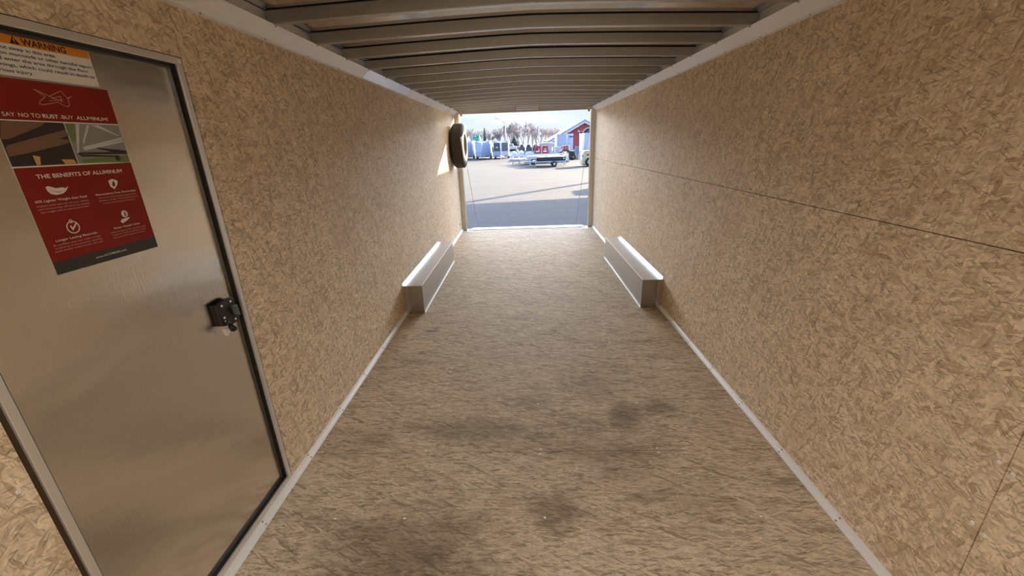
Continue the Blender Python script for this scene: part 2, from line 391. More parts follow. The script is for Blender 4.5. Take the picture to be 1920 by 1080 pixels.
# ribbed coves along the top of each wall
def cove(name, left, segs, label):
    root = None
    for (y0, y1, ribs, m_) in segs:
        prof = [(0.0, H1), (.0045, H1), (.005, H1 + .008), (.0035, H1 + .0095)]
        a = (.006, H1 + .0105); b = (CI, H2)
        if ribs:
            n = 19
            for i in range(n):
                for k, off in ((0.0, 0), (.55, 0), (.62, -.0020), (.93, -.0020)):
                    f = (i + k) / n; x = a[0] + (b[0] - a[0]) * f; z = a[1] + (b[1] - a[1]) * f
                    nx, nz_ = .68, -.73
                    prof.append((x + nx * off, z + nz_ * off))
        else: prof += [a]
        prof += [b, (CI - .003, H2 + .003), (.035, H2 + .006), (.03, ZS - .002), (.0, ZS - .002)]
        if not left: prof = [(W - x, z) for x, z in prof]
        m2 = MB(); m2.prism([(x, y0 + .0006, z) for x, z in prof], (0, y1 - y0 - .0012, 0))
        if root is None: root = struct(name, m2, m_, label, 'trim')
        else: m2.build('cove_length', m_, root)
    # rivets along the lower lip and at each bow
    y = 1.737
    while y < D - .1:
        r = MB(); s = 1 if left else -1; xx = .005 if left else W - .005
        r.lathe([(.0, .0042), (.003, .0038), (.0045, .002), (.005, 0)], (xx, y, H1 + .007), (s * .75, 0, -.66), 10)
        r.build('rivet', M['rivet'], root)
        r = MB(); xx = CI - .004 if left else W - CI + .004
        r.lathe([(.0, .004), (.003, .0036), (.0045, .002), (.005, 0)], (xx, y - .0127 + .02, H2 - .003), (s * .75, 0, -.66), 10)
        r.build('rivet', M['rivet'], root)
        y += .4064
    return root
M['cove_film'] = metal('smooth_cove_aluminium', (.84, .89, .96), .34, met=.4)
TL = cove('trim_1', True, [(-.9, 2.96, True, M['alu_trim']), (2.96, 3.37, True, M['alu_trim']), (3.37, 4.55, False, M['cove_film']), (4.55, D, True, M['alu_trim'])], 'ribbed aluminium cove strip between the left wall and the roof')
TR = cove('trim_2', False, [(-.9, 2.93, True, M['alu_trim']), (2.93, D, True, M['alu_trim'])], 'ribbed aluminium cove strip between the right wall and the roof')

def floor_trim(name, left, spans, label):
    root = None; t_ = .026
    for (y0, y1) in spans:
        prof = [(0, 0), (t_, 0), (t_, .0015), (.0165, .0055), (.0095, .0095), (.0055, .0165), (.0015, t_), (0, t_)]
        if not left: prof = [(W - x, z) for x, z in prof]
        m2 = MB(); m2.prism([(x, y0, z) for x, z in prof], (0, y1 - y0, 0))
        if root is None: root = struct(name, m2, M['alu_trim'], label, 'trim')
        else: m2.build('trim_length', M['alu_trim'], root)
        y = 1.3322 - .4064 * 4
        while y < y1 - .03:
            if y > y0 + .02:
                for (x, z, ax) in ((.0185, .0048, (.45, 0, .9)), (.0048, .0185, (.9, 0, .45))):
                    if not left: x = W - x; ax = (-ax[0], 0, ax[2])
                    r = MB(); r.lathe([(.0, .0035), (.0025, .0032), (.0042, .0016), (.0046, 0)], (x, y, z), ax, 10); r.build('rivet', M['rivet'], root)
            y += .4064
    return root
floor_trim('baseboard_left', True, [(-.9, 3.696), (5.552, D - .0015)], 'aluminium corner strip with paired rivets along the foot of the left wall')
floor_trim('baseboard_right', False, [(-.9, 3.704), (5.552, D - .0015)], 'aluminium corner strip with paired rivets along the foot of the right wall')

# screw heads
def screw(p, n, parent, r=.0060):
    s = MB(); s.lathe([(0, .0004), (.0017, .0004), (.002, .0014), (r * .8, .0014), (r, 0)], p, n, 10); s.build('screw_head', M['screw'], parent)
for i in range(-1, 14):
    y = 1.335 + i * .4064
    if y > D - .1: break
    for z in (1.243, 1.208): screw((W, y + random.uniform(-.004, .004), z), (-1, 0, 0), WR)
    screw((W, y, 1.638), (-1, 0, 0), WR); 
    if i % 2 == 0: screw((W, y, 1.842), (-1, 0, 0), WR, .004); screw((W, y + .01, .62), (-1, 0, 0), WR, .004)
for z in (.66, .44): 
    for dy in (-.018, .018): screw((W, .922 + dy, z + dy * .2), (-1, 0, 0), WR)
for i in range(1, 14):
    y = 1.335 + i * .4064
    if y > D - .1: break
    if not 6.5 < y < 7.5: screw((0, y, 1.641), (1, 0, 0), WL)
    screw((0, y, 1.25), (1, 0, 0), WL)
    if i % 2 == 0: screw((0, y, 1.841), (1, 0, 0), WL, .004)
for y, z in ((1.606, 1.634), (1.61, 1.255), (.712, .82), (1.61, .7)): screw((0, y, z), (1, 0, 0), WL)
for y in (1.36, 1.748, 1.782, 2.184, 2.585, 2.985, 3.012, 3.40, 3.808, 4.21, 4.245, 4.66, 5.02, 5.36, 5.44, 5.9, 6.4, 6.9):
    for x in (.62, 1.232, 1.838):
        if x != 1.232 and random.random() < .25: continue
        screw((x + random.uniform(-.006, .006), y, 0), (0, 0, 1), FL, .0055)
for y in (1.36, 2.19, 3.0, 4.2):
    for x in (.31, 2.15): screw((x, y, 0), (0, 0, 1), FL, .0045)

# ------------------------------------------------------------------ rear opening: posts, header, sill, ramp
PM = M['post']
mb = MB(); mb.box((0, D, -.10), (.078, D + .06, 2.2)); mb.box((-.05, D, -.12), (0, D + .06, 2.2)); mb.box((.078, D + .045, .01), (.084, D + .06, 2.0))
P1 = struct('trim_3', mb, PM, 'upright aluminium door post at the left of the rear opening', 'door post', .004)
mb = MB(); mb.box((W - .078, D, -.10), (W, D + .06, 2.2)); mb.box((W, D, -.12), (W + .05, D + .06, 2.2)); mb.box((W - .084, D + .045, .01), (W - .078, D + .06, 2.0))
P2 = struct('trim_4', mb, PM, 'upright aluminium door post at the right of the rear opening', 'door post', .004)
mb = MB(); mb.box((.078, D, 2.035), (W - .078, D + .06, ZS + .06))
HD = struct('trim_5', mb, M['alu_dark'], 'header beam across the top of the rear opening', 'header')
M['tan'] = mat('amber_lit_edge', (.62, .36, .12), .5)  # amber light on the header edges put into the block colour
mb = MB(); mb.box((1.06, D - .012, 2.045), (1.085, D - .0005, 2.125)); mb.build('amber_lit_edge', M['tan'], HD)
mb = MB(); mb.box((1.475, D - .012, 2.045), (1.50, D - .0005, 2.125)); mb.build('amber_lit_edge', M['tan'], HD)
mb = MB(); mb.box((1.085, D - .008, 2.06), (1.475, D - .0005, 2.085)); mb.box((1.085, D - .008, 2.10), (1.475, D - .0005, 2.112)); mb.build('header_slat', M['alu_trim'], HD)
for xx in (.10, W - .14):
    mb = MB(); mb.box((xx, D - .02, 2.0), (xx + .045, D + .01, 2.08)); mb.build('corner_bracket', PM, HD)
mb = MB(); mb.box((.0, D - .119, -.10), (W - .0, D - .0005, -.006)); mb.box((.08, D + .0005, -.10), (W - .08, D + .06, -.006))
struct('trim_6', mb, M['lip'], 'dark metal sill across the foot of the rear opening', 'sill')
RM = empty('ramp_door', (W / 2, D + .07, -.03)); tag(RM, 'lowered rear ramp door sloping from the sill to the yard with a pale hinged flap', 'ramp door')
mb = MB(); L = 2.0; dz = -.53
mb.prism([(.05, D + .075, -.055), (.05, D + .075, -.02), (.05, D + .075 + L, dz - .0), (.05, D + .075 + L, dz - .035)], (W - .1, 0, 0)); mb.build('ramp_panel', M['osb_floor'], RM)
mb = MB(); mb.prism([(.13, D - .05, .003), (W - .13, D - .05, .003), (W - .20, D + .13, .003), (.20, D + .13, .003)], (0, 0, -.006)); mb.build('hinged_flap', M['alu_trim'], RM)
mb = MB(); mb.prism([(.15, D + 2.0, dz + .0), (W - .15, D + 2.0, dz), (W - .22, D + 2.3, G + .012), (.22, D + 2.3, G + .012)], (0, 0, -.01)); mb.build('ground_flap', M['alu_trim'], RM)
for nm, a, b in (('left', (.062, D + .075, 1.95), (.093, D + 1.9, -.475)), ('right', (W - .062, D + .075, 1.95), (W - .093, D + 1.9, -.475))):
    mb = MB(); mb.tube(a, b, .0035, n=6)
    tag(mb.build('ramp_cable', M['cable']), 'thin steel cable running down to the ramp beside the %s rear post' % nm, 'cable', 'ramp door cables')
for nm, x in (('left', .16), ('right', W - .16)):
    tie = empty('tie_down_ring', (x, D - .17, 0)); tag(tie, 'small steel tie down ring at the foot of the %s rear post' % nm, 'tie down ring', 'floor tie down rings')
    mb = MB(); mb.box((x - .055, D - .20, .0002), (x + .055, D - .14, .003)); mb.build('base_plate', M['alu'], tie, .001)
    mb = MB(); pts = [(x + .03 * math.cos(a * math.pi / 8), D - .17, .004 + .018 * math.sin(a * math.pi / 8)) for a in range(9)]; mb.path(pts, .004); mb.build('ring', M['rivet'], tie)
mb = MB(); mb.lathe([(0, .002), (.028, .002), (.03, 0)], (0, 7.52, .155), (1, 0, 0), 18)
mb.build('access_plug', M['black'], WL)

# ------------------------------------------------------------------ wheel boxes
def wheel_box(left, y0, y1, w, h, label):
    s = 1 if left else -1; X = lambda a: a if left else W - a
    root = empty('wheel_well_box', (X(w / 2), (y0 + y1) / 2, 0)); tag(root, label, 'wheel well cover')
    mb = MB(); mb.prism([(X(.0), y0 + .002, h), (X(w), y0 + .002, h), (X(w), y1, h), (X(.0), y1, h)], (0, 0, -.004))
    mb.build('top_plate', M['plate'], root)
    mb = MB(); mb.box((X(w - .004), y0 + .002, .0005), (X(w), y1, h - .004)); mb.build('side_plate', M['plate'], root)
    mb = MB(); mb.box((X(.045), y0, .004), (X(w - .001), y0 + .003, h - .001)); mb.build('end_plate', M['plate'], root)
    mb = MB(); mb.box((X(.001), y0 - .002, .001), (X(.046), y0 + .003, h)); mb.build('corner_flange', M['alu_dark'], root)
    mb = MB(); mb.box((X(.0005), y1 - .003, .001), (X(w), y1, h)); mb.build('end_plate', M['plate'], root)
    # flange on the wall, edge lines
    mb = MB(); mb.prism([(X(.0), y0 - .01, h + .030), (X(.003), y0 - .01, h + .030), (X(.004), y0 - .01, h + .004), (X(.026), y0 - .01, h + .003), (X(.026), y0 - .01, h + .0005), (X(.0), y0 - .01, h + .0005)], (0, y1 - y0 - .01, 0))
    fl = mb.build('wall_flange', M['flange'], root)
    y = y0 + .08
    while y < y1:
        for (x, z, ax) in ((.016, h + .0035, (0, 0, 1)), (.0035, h + .018, (s, 0, 0))):
            r = MB(); r.lathe([(0, .002), (.003, .0015), (.0035, 0)], (X(x), y, z), ax, 8); r.build('rivet', M['rivet'], fl)
        y += .36
    mb = MB(); mb.box((X(w - .006), y0, h - .003), (X(w + .0012), y1, h + .0012)); mb.build('top_edge', M['alu_trim'], root, .001)
    mb = MB(); mb.prism([(X(w), y0, .012), (X(w + .003), y0, .012), (X(w + .004), y0, .002), (X(w + .009), y0, .0018), (X(w + .009), y0, .0002), (X(w), y0, .0002)], (0, y1 - y0, 0)); mb.build('floor_edge', M['alu_trim'], root)
M['flange'] = metal('bright_flange', (.55, .66, .74), .38)
wheel_box(True, 3.698, 5.549, .186, .279, 'low checker plate wheel well cover against the left wall')
wheel_box(False, 3.706, 5.548, .188, .280, 'low checker plate wheel well cover against the right wall')

# ------------------------------------------------------------------ side door
PX = -.022
M['frame'] = metal('door_frame_aluminium', (.80, .78, .74), .40, met=.6)
DR = empty('door_1', (PX, 1.16, .93)); tag(DR, 'brushed metal side door in the left wall with posters and a black latch', 'door', None, 'structure')
mb = MB(); mb.box((PX - .03, .772, .046), (PX, 1.562, 1.838)); mb.build('door_panel', M['door'], DR)
mb = MB()
def ring(m_, y0, y1, z0, z1, w, x0, x1):
    m_.box((x0, y0, z0), (x1, y0 + w, z1)); m_.box((x0, y1 - w, z0), (x1, y1, z1)); m_.box((x0, y0 + w, z1 - w), (x1, y1 - w, z1)); m_.box((x0, y0 + w, z0), (x1, y1 - w, z0 + w))
ring(mb, .7545, 1.581, .0275, 1.849, .0205, -.03, .0032)
mb.build('door_frame', M['frame'], DR, .0016)
mb = MB(); ring(mb, .775, 1.5605, .048, 1.8285, .006, -.03, -.006); mb.build('rubber_seal', M['seal'], DR)
mb = MB(); ring(mb, .7805, 1.555, .0535, 1.823, .009, -.03, PX + .006); mb.build('inner_lip', M['lip'], DR, .0012)
mb = MB(); ring(mb, .7425, 1.5895, .024, 1.8525, .012, -.03, -.004); mb.build('raw_cut_edge', M['cut'], DR)
for (y, z) in ((1.5708, 1.839), (1.5708, .038)):
    mb = MB(); mb.lathe([(0, .003), (.006, .0026), (.008, 0)], (.0034, y, z), (1, 0, 0), 12); mb.build('corner_rivet', M['alu_trim'], DR)
# latch
LA = MB(); xf = .003
def lp(px, py, x=xf):
    p = pix(px, py, 0, x); return (x, p.y, p.z)
LA.box((PX, 1.438, .90), (xf - .006, 1.525, .985))
pl = [lp(407, 571), lp(429, 557.5), lp(437, 558), lp(441, 572), lp(448.5, 600), lp(438, 607.5), lp(421, 612), lp(419, 612)]
LA.prism([(p[0] - .007, p[1], p[2]) for p in pl], (.007, 0, 0))
la = LA.build('latch', M['black'], DR, .002)
mb = MB(); hp = [lp(431, 573), lp(440, 571), lp(447, 591), lp(437, 590)]
mb.prism(hp, (.012, 0, 0)); mb.build('paddle_handle', M['grey_plastic'], la, .003)
mb = MB(); a = Vector(lp(424, 602, xf + .004)); b = Vector(lp(438, 616, xf + .02))
mb.tube(a, (a + b) / 2, .007, .006, 10); mb.tube((a + b) / 2, b, .008, .014, 12); mb.lathe([(0, .012), (.007, .010), (.012, .005), (.014, 0), (.011, -.006), (0, -.009)], b, (b - a), 14)
mb.build('lock_lever', M['black'], la)
for px_, py_ in ((432, 565), (415.5, 574), (421, 596), (442, 597.5), (423, 603)):
    p = lp(px_, py_, xf); mb = MB(); mb.lathe([(0, .003), (.003, .0028), (.0045, .0012), (.005, 0)], p, (1, 0, 0), 10); mb.build('bolt', M['screw'], la)
mb = MB(); tp = [lp(416, 616.5, .0), lp(424, 618, .006), lp(430, 612, .008), lp(433, 620, .006), lp(427.5, 630, .0), (-.004, *lp(421, 629, -.004)[1:])]
mb.prism(tp, (.0012, 0, 0))
tg = mb.build('key_tag', M['paper']); tag(tg, 'small white paper tag hanging below the black door latch', 'tag')
mb = MB(); mb.path([lp(428, 611, .006), lp(429, 614, .010), lp(427, 617, .007)], .0012); mb.build('tag_string', M['ink'], tg)

# ------------------------------------------------------------------ sticker and poster on the door
XP = PX + .0008
K = (CAM.x - XP) / CAM.x
def dp(y, z, lift=0.0): return Vector((XP + lift, y * K, CAM.z + (z - CAM.z) * K))
def wpx(px_, py_, lift=0.0):
    p = pix(px_, py_, 0, XP); return Vector((XP + lift, p.y, p.z))
def text_mesh(items, name, m_, parent, lift=.0012):
    """items: (string, y_left or None, z_base, cap_height, width or None, y_right or None, bold)"""
    out = MB()
    for (body, yl, zb, cap, width, yr, bold) in items:
        cu = bpy.data.curves.new('t', 'FONT'); cu.body = body; cu.size = 1; cu.offset = bold; cu.resolution_u = 3
        ob = bpy.data.objects.new('t', cu); COL.objects.link(ob)
        dg = bpy.context.evaluated_depsgraph_get(); me = bpy.data.meshes.new_from_object(ob.evaluated_get(dg))
        xs = [v.co.x for v in me.vertices]; x0, x1 = min(xs), max(xs); sc = cap / .70
        sx = sc if width is None else width / (x1 - x0)
        if yl is None: yl = yr - (x1 - x0) * sx
        out.add([(XP + lift, yl + (v.co.x - x0) * sx, zb + v.co.y * sc) for v in me.vertices], [tuple(p.vertices) for p in me.polygons])
        bpy.data.objects.remove(ob); bpy.data.curves.remove(cu); bpy.data.meshes.remove(me)
    return out.build(name, m_, parent, fix=False)
def quad(a, b, c_, d, th=.0004): m_ = MB(); m_.prism([a, b, c_, d], (th, 0, 0)); return m_
def rect(y0, z0, y1, z1, lift=0.0, th=.0004):
    a = dp(y0, z0, lift); b = dp(y1, z1, lift); m_ = MB(); m_.box((a.x, a.y, a.z), (a.x + th, b.y, b.z)); return m_
def zk(z): return CAM.z + (z - CAM.z) * K
# warning sticker
ST = rect(.985, 1.7205, 1.246, 1.8145).build('warning_sticker', M['paper']); tag(ST, 'orange and white warning sticker above the red poster on the metal door', 'sticker')
rect(.987, 1.7895, 1.2435, 1.8125, .0005).build('orange_band', M['orange'], ST)
text_mesh([('WARNING', None, zk(1.7925), .0145, .102 * K, 1.184 * K, .02)], 'warning_word', M['ink'], ST, .0012)
mb = MB(); a, b, c_ = dp(1.058, 1.7915, .001), dp(1.0775, 1.7915, .001), dp(1.0678, 1.8085, .001)
mb.prism([a, b, c_], (.0003, 0, 0), 0)
mb.prism([dp(1.0667, 1.7965, .0014), dp(1.0689, 1.7965, .0014), dp(1.0695, 1.8035, .0014), dp(1.0661, 1.8035, .0014)], (.0003, 0, 0), 1)
mb.prism([dp(1.0669, 1.793, .0014), dp(1.0687, 1.793, .0014), dp(1.0687, 1.7950, .0014), dp(1.0669, 1.7950, .0014)], (.0003, 0, 0), 1)
mb.build('warning_triangle', [M['ink'], M['orange']], ST)
rows = [('Do not sleep in this area.', 1.1525, 1.7775), ('Carbon monoxide or other harmful vapors', 1.242, 1.7655), ('could enter the area through the floor', 1.2275, 1.7535),
        ('openings, which could result in death or', 1.2415, 1.7410), ('serious injury.', 1.084, 1.7285)]
it = []
full = {0: None}
wid = [.148, .241, .231, .243, .082]
for (s_, yr, zb), w_ in zip(rows, wid): it.append((s_, None, zk(zb), .0074, w_ * K, yr * K, .008))
text_mesh(it, 'warning_text', M['ink'], ST, .0010)
rect(1.235, 1.7235, 1.243, 1.7243, .0005).build('print_mark', M['ink'], ST)
# poster
PO = rect(.9615, 1.2605, 1.2655, 1.7165).build('aluminum_poster', M['paper']); tag(PO, 'red poster about the benefits of aluminum on the metal door', 'poster')
rect(.962, 1.6255, 1.265, 1.716, .0006).build('top_red_panel', M['red'], PO)
rect(.962, 1.2935, 1.265, 1.5190, .0006).build('lower_red_panel', M['red'], PO)
rect(.962, 1.261, 1.265, 1.2935, .0006).build('black_footer', M['footer'], PO)
def poly(m_, pts, mi, lift):
    m_.prism([wpx(x, y, lift) for x, y in pts], (.0002, 0, 0), mi)
mb = MB(); a, b = dp(.962, 1.5225, .0006), dp(1.1115, 1.6225, .0006); mb.box((a.x, a.y, a.z), (a.x + .0003, b.y, b.z), 0)
def q4(x, y): return (x / 4.153, 30 + y / 4.153)
def q5(x, y): return (x / 3.856, 260 + y / 3.856)
poly(mb, [q4(0, 820), q4(60, 818), q4(350, 830), q4(310, 860), q4(60, 960), q4(0, 960)], 1, .0010)
poly(mb, [q4(45, 1010), q4(350, 925), q4(505, 885), q4(530, 930), q4(240, 1030), q4(120, 1060)], 1, .0012)
poly(mb, [q5(35, 60), q5(140, 55), q5(430, 0), q5(500, 10), q5(505, 30), q5(180, 110), q5(60, 130)], 1, .0014)
poly(mb, [q5(230, 120), q5(285, 130), q5(290, 190), q5(262, 192)], 2, .0016)
poly(mb, [q5(440, 150), q5(530, 150), q5(550, 178), q5(470, 184)], 2, .0016)
mb.build('rusty_frame_picture', [M['p_dark'], M['p_brown'], M['tan']], PO)
mb = MB(); a, b = dp(1.1135, 1.5225, .0006), dp(1.2645, 1.6225, .0006); mb.box((a.x, a.y, a.z), (a.x + .0003, b.y, b.z), 0)
poly(mb, [q4(502, 842), q4(575, 842), q4(592, 975), q4(560, 980)], 2, .0010)
poly(mb, [q4(585, 842), q4(612, 842), q4(612, 1065), q4(598, 1070)], 1, .0012)
poly(mb, [q4(640, 1020), q4(940, 945), q4(950, 960), q4(650, 1040)], 1, .0013)
poly(mb, [q4(700, 850), q4(760, 850), q4(930, 935), q4(905, 930)], 1, .0012)
poly(mb, [q4(670, 850), q4(640, 990), q4(650, 1000), q4(690, 855)], 1, .0012)
poly(mb, [q5(600, 75), q5(880, 10), q5(890, 25), q5(615, 85)], 1, .0012)
poly(mb, [q5(590, 150), q5(920, 120), q5(935, 160), q5(935, 170), q5(600, 176)], 2, .0009)
poly(mb, [q5(640, 60), q5(910, 85), q5(918, 112), q5(560, 112), q5(560, 100), q5(800, 95)], 3, .0011)
poly(mb, [q5(560, 112), q5(830, 122), q5(830, 132), q5(590, 130)], 3, .0013)
pc = wpx(*q5(850, 140), .0014); mb.lathe([(0, 0), (.0085, 0), (.0085, -.0002)], pc, (1, 0, 0), 16, 3)
mb.build('aluminum_frame_picture', [M['p_grey'], M['p_light'], M['p_green'], M['p_dark']], PO)
# logo drawn in outline
mb = MB()
def stroke(m_, pts, w_, conv=q4, mi=0, lift=.0012, close=False):
    P = [wpx(*conv(*p), lift) for p in pts]
    if close: P.append(P[0])
    for a, b in zip(P, P[1:]):
        d = (b - a); d.normalize(); n_ = Vector((0, -d.z, d.y)) * w_
        m_.prism([a - n_, b - n_, b + n_, a + n_], (.0002, 0, 0), mi)
stroke(mb, [(256, 568), (350, 630), (310, 660), (303, 683), (330, 692), (440, 672)], .0006)
stroke(mb, [(256, 568), (380, 625), (470, 583), (492, 612), (520, 640), (555, 626), (524, 645), (540, 690), (528, 706), (500, 700), (440, 668)], .0006)
stroke(mb, [(380, 625), (480, 668), (465, 625), (400, 645)], .0006)
stroke(mb, [(380, 662), (484, 650)], .0005)
mb.build('logo', M['print_pink'], PO)
def tyx(x): return pix(x, 222 + (x - 80) * .05, 0, XP).y
def line_part(name, rows_, m_): return text_mesh(rows_, name, m_, PO)
def words(lst, zb, cap): return [(t_, tyx(q4(a_, 0)[0]), zb, cap, tyx(q4(b_, 0)[0]) - tyx(q4(a_, 0)[0]), None, w_) for t_, a_, b_, w_ in lst]
line_part('slogan', words([('SAY', 18, 120, .004), ('NO', 147, 226, .004), ('TO', 244, 318, .004), ('RUST', 335, 458, .022), ('.', 468, 474, .02), ('BUY', 485, 575, .006), ('ALUMINUM!', 597, 842, .014)], zk(1.6325), .0090), M['print_white'])
line_part('title', [('THE BENEFITS OF ALUMINUM', 1.0015 * K, zk(1.4925), .0098, .226 * K, None, .018)], M['print_white'])
for row in (('30% Lighter Weight than Steel', .977 * K, zk(1.4370), .0058, .126 * K, None, .006), ('Maintenance Free Ownership', 1.127 * K, zk(1.4370), .0052, .123 * K, None, .006),
           ('Longer Lasting Materials', .988 * K, zk(1.3400), .0056, .106 * K, None, .006), ('Better Resale Value', 1.145 * K, zk(1.3410), .0054, .084 * K, None, .006)): line_part('heading', [row], M['print_white'])
line_part('website', [('www.ALCOMUSA.com', 1.067 * K, zk(1.2755), .0058, .092 * K, None, .004)], M['print_white'])
for rows_ in ([('Replace steel and tow on your vehicle', .978 * K, zk(1.4270), .0044, .125 * K, None, 0), ('and increase fuel efficiency by hauling', .978 * K, zk(1.4195), .0044, .125 * K, None, 0), ('less weight with an aluminum trailer', .981 * K, zk(1.4120), .0044, .118 * K, None, 0)],
           [("There's no maintenance required for", 1.132 * K, zk(1.4280), .0042, .118 * K, None, 0), ("aluminum trailer. You'll save time and", 1.130 * K, zk(1.4205), .0042, .121 * K, None, 0), ('money by investing in aluminum', 1.139 * K, zk(1.4130), .0042, .100 * K, None, 0)],
           [('Be confident that your trailer is made', .979 * K, zk(1.3300), .0044, .122 * K, None, 0), ('to stand up to the elements, including', .979 * K, zk(1.3225), .0044, .122 * K, None, 0), ('harsh weather conditions year after year', .977 * K, zk(1.3150), .0044, .126 * K, None, 0)],
           [("When it's time to sell, experience your", 1.130 * K, zk(1.3310), .0042, .117 * K, None, 0), ('"trailered" with an aluminum built', 1.132 * K, zk(1.3235), .0042, .112 * K, None, 0), ('because of its material makeup', 1.134 * K, zk(1.3160), .0042, .104 * K, None, 0)]): line_part('small_text', rows_, M['print_pink'])
# icons
mb = MB()
poly(mb, [q5(x, y) for x, y in ((325, 350), (345, 343), (400, 358), (450, 352), (470, 358), (490, 342), (476, 375), (455, 395), (405, 408), (365, 400), (340, 380))], 0, .0012)
poly(mb, [q5(x, y) for x, y in ((350, 372), (420, 385), (470, 372), (420, 389))], 1, .0015)
mb.build('feather_icon', [M['print_white'], M['red']], PO)
mb = MB()
poly(mb, [q5(x, y) for x, y in ((779, 305), (805, 291), (845, 303), (846, 330), (825, 366), (795, 345))], 0, .0012)
poly(mb, [q5(x, y) for x, y in ((815, 303), (826, 322), (830, 338), (820, 348), (808, 336), (808, 320))], 1, .0015)
mb.build('shield_icon', [M['print_white'], M['red']], PO)
mb = MB(); pc = wpx(*q5(526, 640), .0012)
mb.lathe([(.0140, 0), (.0140, .0003), (.0165, .0003), (.0165, 0)], pc, (1, 0, 0), 28)
pc2 = wpx(*q5(507, 597), .0012); mb.lathe([(.0032, 0), (.0032, .0003), (.0048, .0003), (.0048, 0)], pc2, (1, 0, 0), 16)
poly(mb, [q5(x, y) for x, y in ((500, 630), (512, 628), (522, 645), (545, 605), (553, 612), (525, 665))], 0, .0014)
mb.build('stopwatch_icon', M['print_white'], PO)
mb = MB(); pc = wpx(*q5(898, 543), .0012); mb.lathe([(0, .0003), (.0102, .0003), (.0102, 0)], pc, (1, 0, 0), 24)
poly(mb, [q5(x, y) for x, y in ((868, 598), (880, 582), (900, 575), (932, 566), (935, 572), (910, 595), (885, 612))], 0, .0012)
ci = mb.build('coin_icon', M['print_white'], PO)
text_mesh([('$', pc.y - .0042, pc.z - .0052, .0105, .0084, None, .02)], 'dollar_sign', M['red'], ci, .0018)

# ------------------------------------------------------------------ spare tyre
SY, SZ, SX = 7.27, 1.512, .028
SP = empty('spare_tire', (SX, SY, SZ)); tag(SP, 'black spare tire on a grey wheel hung on the left wall by the rear opening', 'spare tire')
R = .352; Wt = .198
prof = [(.195, .012), (.205, .0), (.27, -.004), (.315, .004), (.338, .020), (.347, .035)]
for k in range(5):
    h0 = .035 + k * .0275
    prof += [(.352, h0 + .004), (.352, h0 + .021), (.345, h0 + .0225), (.345, h0 + .026)]
prof += [(.347, Wt - .035), (.338, Wt - .020), (.315, Wt - .004), (.27, Wt + .004), (.205, Wt), (.195, Wt - .012), (.195, .012)]
mb = MB(); mb.lathe(prof, (SX, SY, SZ), (1, 0, 0), 64); mb.build('tire', M['tyre'], SP)
mb = MB(); mb.lathe([(.194, .006), (.205, .004), (.205, .012), (.188, .016), (.175, .05), (.172, .10), (.178, .16), (.190, Wt - .016), (.206, Wt - .006), (.206, Wt + .002), (.192, Wt + .002), (.186, Wt - .012), (.172, .158), (.165, .12), (.12, .135), (.07, .145), (.045, .15), (.045, .13), (.0, .13)], (SX, SY, SZ), (1, 0, 0), 40)
mb.build('wheel_rim', M['rim_grey'], SP)
mb = MB(); mb.box((0.001, SY - .06, SZ - .14), (.012, SY + .06, SZ + .14)); mb.tube((.01, SY, SZ), (SX + .16, SY, SZ), .022, n=14); mb.box((SX + .148, SY - .03, SZ - .09), (SX + .156, SY + .03, SZ + .09)); mb.build('wall_bracket', M['rivet'], SP)

# ------------------------------------------------------------------ unseen fill lamp added on the roof behind the viewpoint
for n_, y in enumerate((-.30,)):
    lr = empty('fill_lamp', (W / 2, y, ZS + .02)); tag(lr, 'added round fill lamp on the roof sheet ' + ('behind the viewpoint' if n_ == 0 else 'just ahead of the viewpoint'), 'lamp', 'added fill lamps')
    mb = MB(); mb.lathe([(0, 0), (.10, 0), (.10, -.012), (.088, -.02), (.088, -.014), (0, -.014)], (W / 2, y, ZS + .028), (0, 0, 1), 32); mb.build('fill_lamp_housing', M['rim'], lr)
    mb = MB(); mb.lathe([(0, -.024), (.05, -.022), (.086, -.0165)], (W / 2, y, ZS + .028), (0, 0, 1), 32); mb.build('fill_lamp_lens', M['lens'], lr)
    L_ = bpy.data.lights.new('fill_light', 'AREA'); L_.shape = 'DISK'; L_.size = .17; L_.energy = FILL_WATTS; L_.color = (1, .96, .90)  # area light added to brighten the interior
    lo = bpy.data.objects.new('fill_light', L_); COL.objects.link(lo); lo.parent = lr; lo.location = (0, 0, -.024)

# ------------------------------------------------------------------ the yard outside
gm = mat('yard_gravel', (.4, .385, .37), .9, 0, .2); g = NG(gm); t = g.n('ShaderNodeTexCoord'); P = t.outputs['Object']
c = g.mix(g.rng(g.noise(P, 7, 8, .75), .3, .7), (.066, .063, .062), (.125, .119, .113))
c = g.mix(g.rng(g.noise(g.vec(P, scale=(.25, 1.2, 1), rot=(0, 0, .2)), .7, 6, .7), .42, .66, 0, .7), c, (.070, .066, .063))
c = g.mix(g.rng(g.noise(P, 60, 2, .7), .35, .65, 0, .35), c, (.060, .059, .061))
g.l(c, g.b.inputs['Base Color']); g.bump(g.noise(P, 25, 5, .7), .5, .03)
mb = MB(); mb.add([(-250, -40, G), (250, -40, G), (250, 400, G), (-250, 400, G)], [(0, 1, 2, 3)])
GR = tag(mb.build('ground', gm, None, fix=False), 'open gravel and asphalt yard behind the trailer', 'ground', None, 'structure')

